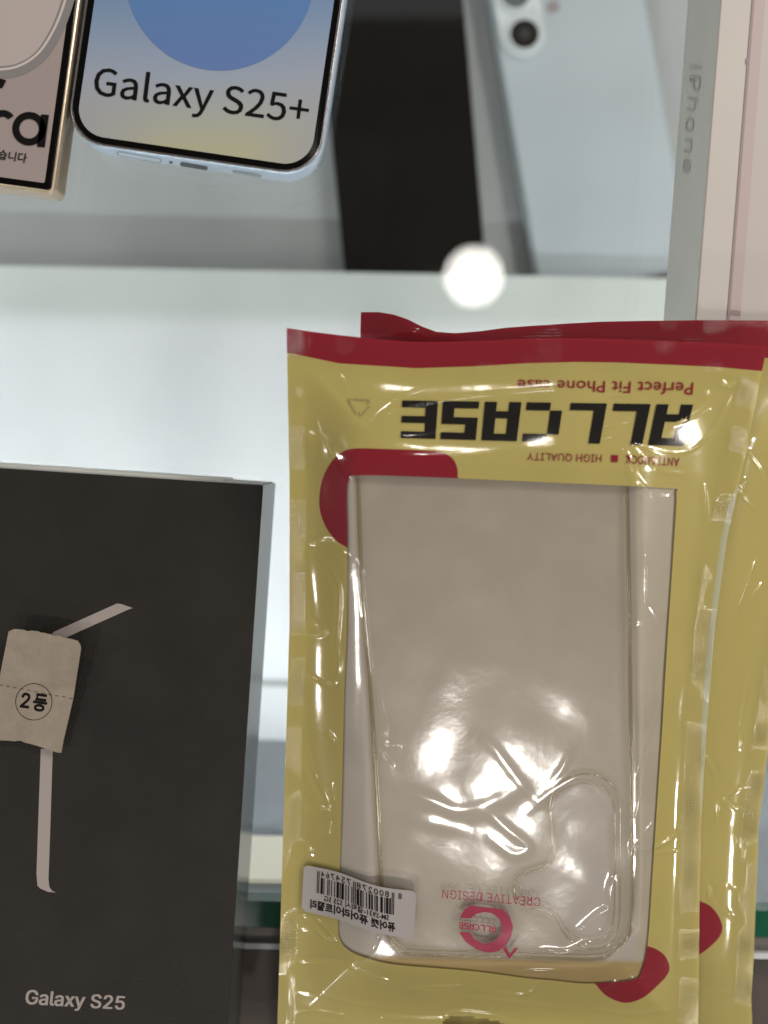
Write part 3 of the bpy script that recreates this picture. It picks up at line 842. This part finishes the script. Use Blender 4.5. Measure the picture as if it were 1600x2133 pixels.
def creases(px, py, lst):
    h = np.zeros(px.shape)
    for pts, amp, sg in lst:
        sg = sg * .9 if sg < 8 else sg
        P = catmull(pts, 5) if len(pts) > 2 else np.array([np.array(pts[0]) * (1 - t) + np.array(pts[1]) * t for t in np.linspace(0, 1, 6)], float)
        n = len(P); x0, y0 = P.min(0) - 4 * sg; x1, y1 = P.max(0) + 4 * sg
        mk = (px > x0) & (px < x1) & (py > y0) & (py < y1)
        if not mk.any(): continue
        X = px[mk]; Y = py[mk]; best = np.full(X.shape, 1e9); pos = np.zeros(X.shape)
        for k in range(n - 1):
            a_, b_ = P[k], P[k + 1]; d = b_ - a_; L2 = d @ d + 1e-9
            t = np.clip(((X - a_[0]) * d[0] + (Y - a_[1]) * d[1]) / L2, 0, 1)
            dd = (X - a_[0] - t * d[0]) ** 2 + (Y - a_[1] - t * d[1]) ** 2
            m_ = dd < best; best = np.where(m_, dd, best); pos = np.where(m_, (k + t) / (n - 1), pos)
        env = np.clip(np.sin(np.pi * np.clip(pos, 0.03, .97)), 0, 1) ** .5
        hh = amp * 1.35e-3 * np.exp(-best / sg ** 2) * env
        h[mk] += hh
    return h

class Bag:
    def __init__(s, zt, zb, Lc, Rc, top, ybot):
        s.top_ = np.array(top, float); s.L = np.array(Lc, float); s.R = np.array(Rc, float); s.yb = ybot
        yt = hitz(800, 700, zt)[1]; y2 = hitz(800, 2133, zb)[1]
        k = (zt - zb) / (yt - y2); s.p0 = np.array([0, yt, zt]); n = np.array([0, -k, 1.0]); s.n = n / np.linalg.norm(n)
        s.bulge = None
    def top(s, x): return np.interp(x, s.top_[:, 0], s.top_[:, 1])
    def lx(s, y): return np.interp(y, s.L[:, 1], s.L[:, 0])
    def rx(s, y): return np.interp(y, s.R[:, 1], s.R[:, 0])
    def surf(s, px, py, off=0.0):
        """the point on the view line that lies off + bulge above the bag's own plane"""
        h = (s.bulge(px, py) if s.bulge else 0) + off
        d = dirs(px, py); dn = d @ s.n
        t = (np.dot(s.p0 - ORG, s.n) + h) / dn
        return ORG + d * t[..., None]
    def base(s, px, py, off=0.0):
        d = dirs(px, py); dn = d @ s.n
        t = (np.dot(s.p0 - ORG, s.n) + off) / dn
        return ORG + d * t[..., None]
    def grid(s, step):
        nx = int(1000 / step); ny = int((s.yb - 690) / step)
        S_, T_ = np.meshgrid(np.linspace(0, 1, nx), np.linspace(0, 1, ny))
        x_ = s.L[0, 0] + (s.R[0, 0] - s.L[0, 0]) * S_
        yt = s.top(x_); Y = yt + (s.yb - yt) * T_
        X = s.lx(Y) + (s.rx(Y) - s.lx(Y)) * S_
        X = X.ravel(); Y = Y.ravel()
        i, j = np.meshgrid(np.arange(nx - 1), np.arange(ny - 1)); a0 = (j * nx + i).ravel()
        Fq = np.c_[a0 + nx, a0 + nx + 1, a0 + 1, a0]
        return X, Y, Fq, S_.ravel()
    def coords(s, px, py):
        P = s.base(px, py); return np.c_[P[:, 0] * 1e3, P[:, 1] * 1e3 / s.n[2], 0 * P[:, 0]]

B1 = Bag(.0430, .0175,
         [(597, 683), (603, 1000), (603, 1300), (594, 1600), (585, 1900), (578, 2133), (573, 2360)],
         [(1599, 722), (1587, 775), (1553, 950), (1515, 1120), (1490, 1300), (1472, 1520), (1461, 1720), (1457, 1900), (1455, 2133), (1452, 2360)],
         [(597, 683), (650, 691), (700, 697), (770, 705), (850, 712), (950, 712), (1050, 708), (1150, 704), (1250, 705), (1350, 709), (1450, 713), (1530, 717), (1600, 722)], 2340)
WIN = catmull([(722, 1030), (727, 1000), (742, 990), (900, 994), (1150, 1005), (1395, 1017), (1409, 1025), (1406, 1100), (1397, 1237), (1390, 1340), (1380, 1512),
       (1371, 1644), (1360, 1812), (1350, 1962), (1337, 2022), (1319, 2041), (1225, 2049), (1150, 2042), (1100, 2038), (984, 2023), (829, 2010), (771, 1998), (732, 1983), (709, 1960), (704, 1920),
       (708, 1800), (711, 1700), (713, 1622), (717, 1454), (722, 1319), (724, 1150)], 4, True)
CASE = [(745, 985), (1309, 1008), (1316, 1500), (1320, 1750), (1316, 1930), (1250, 1994), (830, 1985), (796, 1900), (782, 1600), (765, 1300)]
HOLE = [(918, 2200), (922, 2130), (935, 2119), (965, 2116), (1035, 2126), (1062, 2140), (1070, 2200)]
OUT1 = np.concatenate([B1.L, [(573, 2400), (1450, 2400)], B1.R[::-1], B1.top_[::-1]])
CASEB = [(750, 960), (1305, 985), (1312, 1500), (1314, 1750), (1308, 1930), (1250, 1985), (835, 1975), (802, 1900), (788, 1600), (770, 1300)]
def bulge1(px, py):
    px = np.asarray(px, float); py = np.asarray(py, float)
    dc = np.maximum(0, -sdf(px, py, CASEB)); le = px - B1.lx(py); re = B1.rx(py) - px; te = py - B1.top(px) - 62; be = 2090 - py
    de = np.maximum(1, np.minimum(np.minimum(le - 30, re - 45), np.minimum(te, be + 40)))
    r = np.where(dc > 0, dc / (dc + de), 0)
    lowe = smooth01(np.minimum(np.minimum(le, re), te + 40) / 60)
    wl = lowe * (.00050 * vnoise(px * .9 + py * .43, py * .9 - px * .43, 95, 1) + .00016 * vnoise(px * .7 - py * .7, (px * .7 + py * .7) * .6, 60, 21))
    return wl + .0058 * (1 - smooth01(r * 1.02)) * np.where(np.minimum(np.minimum(le - 30, re - 45), te) > 0, 1, 0)
B1.bulge = bulge1
RED1 = catmull([(954, 1030), (954, 995), (952, 972), (941, 953), (920, 942), (880, 938), (800, 935), (740, 934), (712, 942), (688, 965), (671, 1000), (665, 1040), (668, 1070), (680, 1100), (695, 1120), (712, 1134), (760, 1150), (850, 1100)], 4, True)
RED2 = catmull([(1330, 1962), (1347, 1970), (1367, 1977), (1386, 1992), (1395, 2015), (1388, 2034), (1367, 2056), (1345, 2075), (1322, 2086), (1300, 2089), (1277, 2082), (1259, 2071), (1244, 2054), (1238, 2040), (1260, 1980)], 4, True)
STR1 = np.array([(590, 733), (640, 743), (707, 757), (867, 767), (990, 763), (1090, 757), (1200, 754), (1281, 755), (1400, 760), (1500, 765), (1587, 773), (1700, 780)], float)
def prints1(X, Y):
    red = np.maximum(np.maximum(sdf(X, Y, RED1), sdf(X, Y, RED2)), np.interp(X, STR1[:, 0], STR1[:, 1]) - Y)
    win = sdf(X, Y, WIN)
    mg = np.where((Y > 1010) & (Y < 1700), X - (B1.rx(Y) - np.interp(Y, [1000, 1060, 1500, 1700], [1, 13, 12, 2])), -20)
    return dict(red=red, window=win, margin=mg)
def seal_mask(B, X, Y, w=34, topw=60, bot=2000):
    le = X - B.lx(Y); re = B.rx(Y) - X; te = Y - B.top(X)
    m_ = np.maximum.reduce([smooth01((w - le) / 6 + .5), smooth01((w + 6 - re) / 6 + .5), smooth01((topw - te) / 4 + .5) * .35])
    return m_

CR1 = [([(654,1150),(695,1194),(708,1238),(705,1302),(702,1339),(707,1380),(702,1413),(685,1427),(658,1413),(636,1403)], .45, 3.6),
 ([(650,1131),(690,1126),(715,1150),(744,1170),(759,1211),(769,1302),(779,1403),(793,1481),(801,1514),(803,1545),(830,1555),(796,1565),(816,1595)], .5, 3.4),
 ([(725,1200),(744,1180),(756,1285)], .15, 2.4),
 ([(639,1287),(665,1298),(680,1315),(665,1324),(639,1319)], .35, 2.6),
 ([(634,1552),(649,1585),(658,1619),(675,1650),(685,1683),(668,1685),(631,1666)], .4, 3.0),
 ([(684,1528),(696,1544)], .45, 5), ([(692,1633),(697,1680)], .2, 2.4),
 ([(612,1917),(635,1905),(662,1917),(685,1940),(695,1958),(678,1956),(654,1936),(620,1933)], .4, 3.2),
 ([(790,1948),(778,1975),(751,1996)], .4, 3.6),
 ([(585,1998),(709,2006),(751,2026),(809,2043),(840,2058)], .3, 3.0),
 ([(852,2058),(906,2055),(961,2053),(937,2041)], .3, 2.6),
 ([(999,2055),(1030,2064),(1077,2072),(1104,2068),(1120,2050),(1115,2035),(1090,2035)], .35, 3.0),
 ([(852,2060),(945,2072),(1100,2088),(1200,2100)], .2, 2.4),
 ([(620,2105),(654,2105),(720,2115)], .35, 3.4), ([(798,2119),(868,2121),(926,2122)], .3, 3.0),
 ([(926,2122),(940,2110),(970,2107),(1040,2117),(1075,2133)], .3, 3.0),
 ([(627,1747),(643,1766),(649,1778)], .5, 6), ([(689,1716),(684,1735)], .25, 3),
 ([(1346,1160),(1346,1179),(1345,1240),(1345,1292)], .4, 3.2), ([(1325,1299),(1350,1303),(1383,1309)], .2, 2.6), ([(1349,1255),(1383,1309)], .2, 2.6),
 ([(1382,1433),(1364,1502),(1342,1554),(1328,1609)], .35, 3), ([(1352,1560),(1342,1616),(1325,1701)], .3, 3),
 ([(1382,1674),(1359,1715),(1330,1750)], .25, 2.8),
 ([(1325,1762),(1346,1770),(1383,1757),(1407,1739),(1418,1719)], .45, 3.8), ([(1356,1779),(1411,1772)], .25, 2.8),
 ([(1313,1758),(1318,1780)], .3, 3), ([(1349,1361),(1359,1444),(1373,1547)], .15, 3.4),
 ([(800,863),(844,848),(975,824),(1106,811),(1211,806)], .16, 2.2), ([(1259,828),(1290,819),(1351,822)], .22, 2.4),
 ([(1369,896),(1430,876),(1478,852)], .22, 2.2), ([(1320,924),(1369,937),(1412,943),(1447,933),(1482,902),(1500,878),(1512,850),(1522,825)], .30, 2.8),
 ([(1229,918),(1264,911),(1299,900)], .25, 2.6), ([(1264,885),(1305,881)], .3, 3),
 ([(1303,933),(1316,964),(1329,999),(1360,1030),(1390,1035),(1412,1020)], .4, 4), ([(1320,931),(1347,959),(1377,979),(1434,988)], .35, 3),
 ([(800,948),(975,946),(1194,924)], .07, 1.8),
 ([(640,894),(682,910),(688,939),(717,983),(733,996)], .3, 3), ([(663,870),(672,905),(680,930)], .2, 2.6),
 ([(663,856),(758,885)], .10, 2), ([(700,760),(758,885)], .10, 2.2), ([(758,885),(830,830),(900,800)], .12, 2.2), ([(640,800),(700,860),(758,885)], .08, 2.4), ([(758,885),(860,905),(980,880)], .08, 2),
 ([(1207,1935),(1247,1936),(1269,1941)], .3, 3), ([(1277,1825),(1271,1858),(1269,1891),(1247,1906),(1210,1935)], .6, 8),
 ([(1131,1982),(1181,1985),(1225,1963)], .55, 7), ([(1083,2023),(1166,2022)], .35, 3.4),
 ([(1255,2058),(1300,2039),(1362,2036)], .3, 2.6), ([(1500,790),(1515,800),(1530,796)], .3, 3), ([(1468,818),(1478,820)], .3, 3.4),
 ([(1466,1010),(1472,1050),(1474,1100)], .25, 2.6), ([(1330,1450),(1345,1380),(1340,1330)], .12, 5),
 ([(600,2060),(680,2075),(760,2090),(860,2100)], .12, 3), ([(1240,2100),(1330,2110),(1440,2095)], .12, 3.4),
 # broad soft folds over the foil window
 ([(795,1598),(830,1640),(900,1668),(960,1690),(1040,1668),(1085,1640)], .17, 15), ([(990,1530),(1030,1560),(1060,1600),(1100,1650),(1135,1680)], .09, 11),
 ([(1140,1640),(1172,1600),(1190,1560)], .10, 9), ([(1100,1690),(1150,1650),(1200,1620),(1240,1625),(1268,1655),(1290,1700)], .17, 10),
 ([(985,1705),(1015,1695),(1060,1730),(1100,1765),(1070,1780),(1020,1745)], .12, 10), ([(830,1700),(900,1715),(990,1735)], .08, 14),
]
def film1(X, Y):
    w = creases(X, Y, CR1)
    w += .00004 * vnoise(X * .6 - Y * .8, X * .8 + Y * .6, 42, 2)
    return np.maximum(w, -.0002)
bg1 = thing('phone_case_bag', 'front yellow bag with black block lettering, a clear window and a barcode label', 'packaging bag', tuple(B1.base(np.array(1030.), np.array(1400.)) - np.array([0, 0, .001])), 'yellow phone case bags')
X, Y, Fq, S_ = B1.grid(5.0)
keep = lambda X, Y, Fq, H: Fq[~inside(X[Fq].mean(1), Y[Fq].mean(1), H)]
Fk = keep(X, Y, Fq, HOLE)
mobj('printed_film', B1.surf(X, Y, np.minimum(creases(X, Y, CR1[:-6]) * .5, .00012)), Fk, M['printed'], bg1, True, prints1(X, Y))
Xf, Yf, Fqf, _ = B1.grid(2.0)
Fkf = keep(Xf, Yf, Fqf, HOLE)
mobj('clear_film', B1.surf(Xf, Yf, .00055 + film1(Xf, Yf)), Fkf, M['film'], bg1, True, dict(seal=seal_mask(B1, Xf, Yf) * np.clip(.35 + 2.6 * vnoise(Xf, Yf, 48, 9), 0, 1.3), flat=B1.coords(Xf, Yf)))
# foil back sheet with soft waves
def foil(X, Y):
    return creases(X, Y, [(p_, a_ * .9, s_) for p_, a_, s_ in CR1[-6:]]) + .00035 * vnoise(X, Y, 120, 4) + .00012 * vnoise(X, Y, 50, 5)
def foiltint(X, Y):
    c0 = np.array([.50, .455, .405]); c1 = np.array([.44, .32, .13]); c2 = np.array([.52, .465, .37])
    f = smooth01((Y + .02 * (800 - X) - 1985) / 14)[:, None]; g = smooth01((X - 1318) / 12)[:, None]
    c = c0 * (1 - g) + c2 * g
    return c * (1 - f) + c1 * f
def foilh(X, Y):
    b = bulge1(X, Y); dc = np.maximum(0, -sdf(X, Y, CASE)); k = smooth01((dc - 3) / 14)
    return np.clip(np.minimum(b - .0008, .0046) * (1 - k) + np.minimum(b - .0001, .0051) * k, 0, 1)
SHR = lambda X: X + (X < 700) * 3 - (X > 1400) * 3
lowf = smooth01((seg_dist(X, Y, OUT1[:, :]) - 10) / 60)
mobj('foil_back', B1.base(X, Y, -.0006 + foilh(X, Y) + foil(X, Y) * lowf * .8), Fk, M['silver'], bg1, True, dict(tint=foiltint(X, Y)))
# lettering
sf = B1.surf; OFF = .00022
letters = []
T, Ft = text2d('Perfect Fit Phone case', None, 0.004, 1.02)
mobj_ = decal('tagline_lettering', quadmap(T, [(1445, 797), (1079, 791), (1443, 822), (1078, 812)]), Ft, sf, OFF, M['redink'], bg1)
Vb_, Fb2 = block_word()
decal('block_lettering', quadmap(Vb_, [(1444, 843), (838, 834), (1424, 929), (835, 912)]), Fb2, sf, OFF, M['blockink'], bg1)
T, Ft = text2d('ANTI SHOCK', INTER, 0.0, 1.0); T2_, F2_ = text2d('HIGH QUALITY', INTER, 0.0, 1.0)
sq = poly2d([(1273, 948), (1288, 948), (1287, 963), (1273, 962)])
decal('quality_lettering', *merge2d((quadmap(T, [(1416, 954), (1304, 948), (1415, 971), (1303, 965)]), Ft), (quadmap(T2_, [(1254, 947), (1099, 943), (1253, 963), (1098, 958)]), F2_), sq), sf, OFF, M['redink'], bg1)
T, Ft = text2d('CREATIVE DESIGN', INTER, 0.0, 1.05)
decal('window_lettering', quadmap(T, [(1126, 1870), (922, 1853), (1125, 1888), (921, 1871)]), Ft, sf, OFF, M['pinkink'], bg1)
outer = [(958,1912),(966,1896),(980,1886),(1046,1894),(1055,1901),(1063,1912),(1069,1930),(1065,1950),(1057,1966),(1040,1981),(1018,1985),(992,1978),(970,1962),(956,1942)]
inner_ = [(978,1942),(988,1956),(1004,1965),(1020,1965),(1036,1956),(1045,1942),(1046,1928),(1038,1912),(1024,1902),(1008,1900),(992,1904),(980,1913)]
Cring = poly2d(outer + inner_)
tail = poly2d([(1047, 1976), (1053, 1971), (1062, 1988), (1073, 1974), (1080, 1975), (1061, 1998)])
Vw_, Fw_ = block_word()
small = (quadmap(Vw_, [(1034, 1930), (956, 1920), (1033, 1943), (956, 1934)]), Fw_)
decal('window_logo', *merge2d(Cring, tail, small), sf, OFF, M['pinkink'], bg1)
rec = merge2d(ribbon2([(742, 862), (726, 834), (732, 832)], 3), ribbon2([(736, 832), (768, 834), (764, 842)], 3), ribbon2([(770, 846), (752, 866), (748, 858)], 3))
decal('recycling_mark', *rec, sf, OFF, M['faint'], bg1)
# barcode label
LT = np.array([(633, 1801), (705, 1817), (787, 1846), (868, 1857)], float); LB = np.array([(628, 1897), (703, 1915), (787, 1943), (861, 1957)], float)
LTc, LBc = catmull(LT, 10), catmull(LB, 10)
def labmap(V):
    """a: reading direction 0..1, t: 0 label top (picture bottom) .. 1"""
    s = (1 - V[:, 0]) * (len(LTc) - 1)
    k = np.clip(np.floor(s).astype(int), 0, len(LTc) - 2); f = (s - k)[:, None]
    top_ = LTc[k] * (1 - f) + LTc[k + 1] * f; bot_ = LBc[k] * (1 - f) + LBc[k + 1] * f
    t = V[:, 1:2]; return bot_ * (1 - t) + top_ * t
def labrr(n=24, r=.05):
    pts = []
    for k, (sx, sy) in enumerate(((1, 1), (-1, 1), (-1, -1), (1, -1))):
        for i in range(7):
            q = k * math.pi / 2 + i / 6 * math.pi / 2
            rx_, ry_ = .035, .09
            pts.append((.5 + sx * (.5 - rx_) + rx_ * math.cos(q), .5 + sy * (.5 - ry_) + ry_ * math.sin(q)))
    return pts
# gridded label surface with clipped corners
nx, ny = 40, 16; V2 = []
for j in range(ny):
    t = j / (ny - 1); e = max(0, abs(t - .5) - .41) / .09; ins = .035 * (1 - math.sqrt(max(0, 1 - e * e)))
    for i in range(nx): V2.append((ins + (1 - 2 * ins) * i / (nx - 1), t))
V2 = labmap(np.array(V2)); Fq_ = [(j * nx + i, j * nx + i + 1, (j + 1) * nx + i + 1, (j + 1) * nx + i) for j in range(ny - 1) for i in range(nx - 1)]
LO = .0011
lab = decal('barcode_label', V2, Fq_, sf, LO, M['label'], bg1); lab['label'] = 'white paper label with a black barcode'
def labtext(txt, a0, a1, t0, t1, bold=0.0, font=None, sp=1.0):
    T, Ft = text2d(txt, font, bold, sp)
    return (labmap(np.c_[a0 + (a1 - a0) * T[:, 0], t0 + (t1 - t0) * T[:, 1]]), Ft)
items = [labtext('퓨어캣 퓨어라이트젤리', .175, .92, .11, .25, .03), labtext('SM-S931-갤럭시 S25 5G', .235, .79, .315, .42, .008),
         labtext('8', .125, .155, .80, .92), labtext('800278', .235, .51, .81, .93, 0, None, 1.2), labtext('754764', .56, .83, .81, .93, 0, None, 1.2)]
bars = []
Lc = {'0': '0001101', '1': '0011001', '2': '0010011', '3': '0111101', '4': '0100011', '5': '0110001', '6': '0101111', '7': '0111011', '8': '0110111', '9': '0001011'}
par = 'LGLGGL'
code = '101'
for c, p_ in zip('800278', par):
    b_ = Lc[c]; code += b_ if p_ == 'L' else ''.join('1' if q == '0' else '0' for q in b_)[::-1]
code += '01010'
for c in '754764': code += ''.join('1' if q == '0' else '0' for q in Lc[c])
code += '101'
nb_ = len(code); i = 0
while i < nb_:
    if code[i] == '1':
        j = i
        while j < nb_ and code[j] == '1': j += 1
        a0 = .19 + (.865 - .19) * i / nb_; a1 = .19 + (.865 - .19) * j / nb_
        tall = i < 3 or i >= nb_ - 3 or 45 <= i < 50
        V_ = labmap(np.array([(a0, .45), (a1, .45), (a1, .92 if tall else .79), (a0, .92 if tall else .79)])); bars.append((V_, [(0, 1, 2, 3)]))
        i = j
    else: i += 1
decal('label_lettering', *merge2d(*items), sf, LO + .00012, M['ink'], lab)
decal('barcode', *merge2d(*bars), sf, LO + .00012, M['ink'], lab)

# clear phone case inside the front bag
pc = thing('phone_case', 'clear plastic phone case with a camera cutout inside the front yellow bag', 'phone case', tuple(B1.base(np.array(1030.), np.array(1500.), .0005)))
CP = catmull([(743, 978), (745, 1000), (752, 1200), (768, 1400), (785, 1650), (797, 1900), (806, 1945), (826, 1974), (860, 1986), (1000, 1990), (1150, 1994), (1240, 1996), (1285, 1980), (1311, 1942), (1319, 1860), (1319, 1700), (1315, 1500), (1311, 1200), (1308, 1020), (1306, 1000), (1295, 990), (1000, 980), (760, 972)], 5, True)
CUT = catmull([(1292, 1700), (1291, 1674), (1279, 1640), (1250, 1618), (1215, 1612), (1180, 1622), (1155, 1645), (1145, 1680), (1150, 1740), (1152, 1780), (1144, 1800), (1120, 1812), (1095, 1818), (1077, 1830), (1071, 1851), (1080, 1878), (1100, 1890), (1130, 1896), (1150, 1906), (1164, 1924), (1180, 1950), (1203, 1968), (1236, 1976), (1269, 1967), (1285, 1940), (1291, 1900), (1292, 1800)], 4, True)
def scaled(P, k, c=None):
    P = np.asarray(P); c = P.mean(0) if c is None else c; return c + (P - c) * k
cs = lambda P, h: B1.base(P[:, 0], P[:, 1], h)
plate = np.array([[Vector((p[0], p[1], 0)) for p in CP], ], dtype=object)
tess = tessellate_polygon([[Vector((p[0], p[1], 0)) for p in CP], [Vector((p[0], p[1], 0)) for p in CUT]])
AP = np.concatenate([CP, CUT]); V = cs(AP, .0050)
mobj('back_plate', V, fix_up(V, [tuple(t) for t in tess]), M['tpu'], pc)
Vt = cs(CP, .0050); Vb2 = cs(CP, .0040); n = len(CP)
mobj('side_wall', np.concatenate([Vt, Vb2]), [(i, (i + 1) % n, n + (i + 1) % n, n + i) for i in range(n)], M['tpu'], pc, True)
mb = MB(); mb.add(*tube(cs(CP, .0051), .00032, 8, True)); mb.add(*tube(cs(scaled(CP, .984), .0050), .0002, 8, True)); mb.add(*tube(cs(scaled(CP, 1.006), .0040), .00035, 8, True))
mb.build('rim', M['tpurim'], pc, True)
mb = MB(); mb.add(*tube(cs(CUT, .0051), .0003, 8, True)); mb.add(*tube(cs(scaled(CUT, .90), .0050), .0002, 8, True)); mb.build('camera_rim', M['tpurim'], pc, True)

# --- the bag behind
B2 = Bag(.0305, .0085,
         [(752, 650), (742, 1000), (715, 1500), (700, 2133), (695, 2360)],
         [(1790, 690), (1755, 800), (1690, 1100), (1628, 1400), (1600, 1560), (1591, 1640), (1580, 1720), (1579, 1780), (1574, 1900), (1570, 2000), (1565, 2080), (1567, 2133), (1562, 2360)],
         [(752, 650), (790, 650), (820, 655), (850, 665), (880, 680), (910, 691), (950, 694), (1000, 690), (1050, 683), (1100, 679), (1180, 674), (1250, 670), (1350, 668), (1450, 667), (1600, 668), (1790, 676)], 2340)
STR2 = np.array([(700, 735), (1590, 745), (1800, 760)], float)
RED3 = catmull([(1440, 1872), (1460, 1878), (1478, 1886), (1495, 1905), (1505, 1930), (1500, 1950), (1482, 1970), (1458, 1988), (1430, 2000), (1400, 1940)], 4, True)
CR2 = [([(1459,1816),(1484,1850),(1486,1872),(1521,1906)], .6, 5), ([(1459,1840),(1490,1866),(1500,1890)], .4, 4), ([(1551,1638),(1512,1659),(1525,1677),(1540,1687),(1553,1679)], .4, 3),
 ([(1499,1668),(1499,1704)], .5, 3.6), ([(1532,1734),(1538,1762)], .4, 3), ([(1469,1569),(1487,1591),(1499,1629)], .5, 5),
 ([(1545,928),(1576,956),(1591,981),(1599,1018)], .4, 3.2), ([(1529,1007),(1554,1033),(1594,1075)], .35, 3), ([(1550,1000),(1553,1012)], .4, 4),
 ([(1578,1162),(1545,1237),(1531,1282)], .4, 3.6), ([(1590,1210),(1560,1260)], .25, 3), ([(1562,1392),(1542,1512)], .3, 3.4), ([(1546,1520),(1544,1560)], .3, 3.4),
 ([(1462,1905),(1490,1915),(1502,1930)], .25, 2.4), ([(760,700),(850,690),(900,704)], .3, 6), ([(1458,2060),(1520,2066),(1565,2068)], .2, 2.6), ([(1518,1845),(1528,1848)], .3, 3)]
def film2(X, Y): return np.maximum(creases(X, Y, CR2) + .00022 * vnoise(X, Y, 90, 11) + .00008 * vnoise(X, Y, 40, 12), -.0002)
def bulge2(px, py):
    px = np.asarray(px, float); py = np.asarray(py, float)
    e = np.minimum(px - B2.lx(py) - 25, B2.rx(py) - px - 45); f = smooth01(e / 130) * smooth01((py - 760) / 160) * smooth01((2060 - py) / 120)
    lipw = .0016 * np.sin((px - 752) / 95) * np.exp(-((px - 850) / 120) ** 2) * smooth01((760 - py) / 80)
    return .0055 * f + lipw
B2.bulge = bulge2
bg2 = thing('phone_case_bag', 'rear yellow bag mostly hidden, peeking out above and right of the windowed one', 'packaging bag', tuple(B2.base(np.array(1150.), np.array(1400.)) - np.array([0, 0, .001])), 'yellow phone case bags')
X, Y, Fq, _ = B2.grid(6.0)
mobj('printed_film', B2.surf(X, Y, 0.0), Fq, M['printed'], bg2, True, dict(red=np.maximum(sdf(X, Y, RED3), np.interp(X, STR2[:, 0], STR2[:, 1]) - Y), window=np.full(X.shape, -20.), margin=np.full(X.shape, -20.)))
mobj('foil_back', B2.base(X, Y, -.0008), Fq, M['silver'], bg2, True, dict(tint=foiltint(X, Y)))
Xf, Yf, Fqf, _ = B2.grid(2.6)
mobj('clear_film', B2.surf(Xf, Yf, .0005 + film2(Xf, Yf)), Fqf, M['film'], bg2, True, dict(seal=seal_mask(B2, Xf, Yf, 28) * np.clip(.35 + 2.6 * vnoise(Xf, Yf, 48, 19), 0, 1.3), flat=B2.coords(Xf, Yf)))
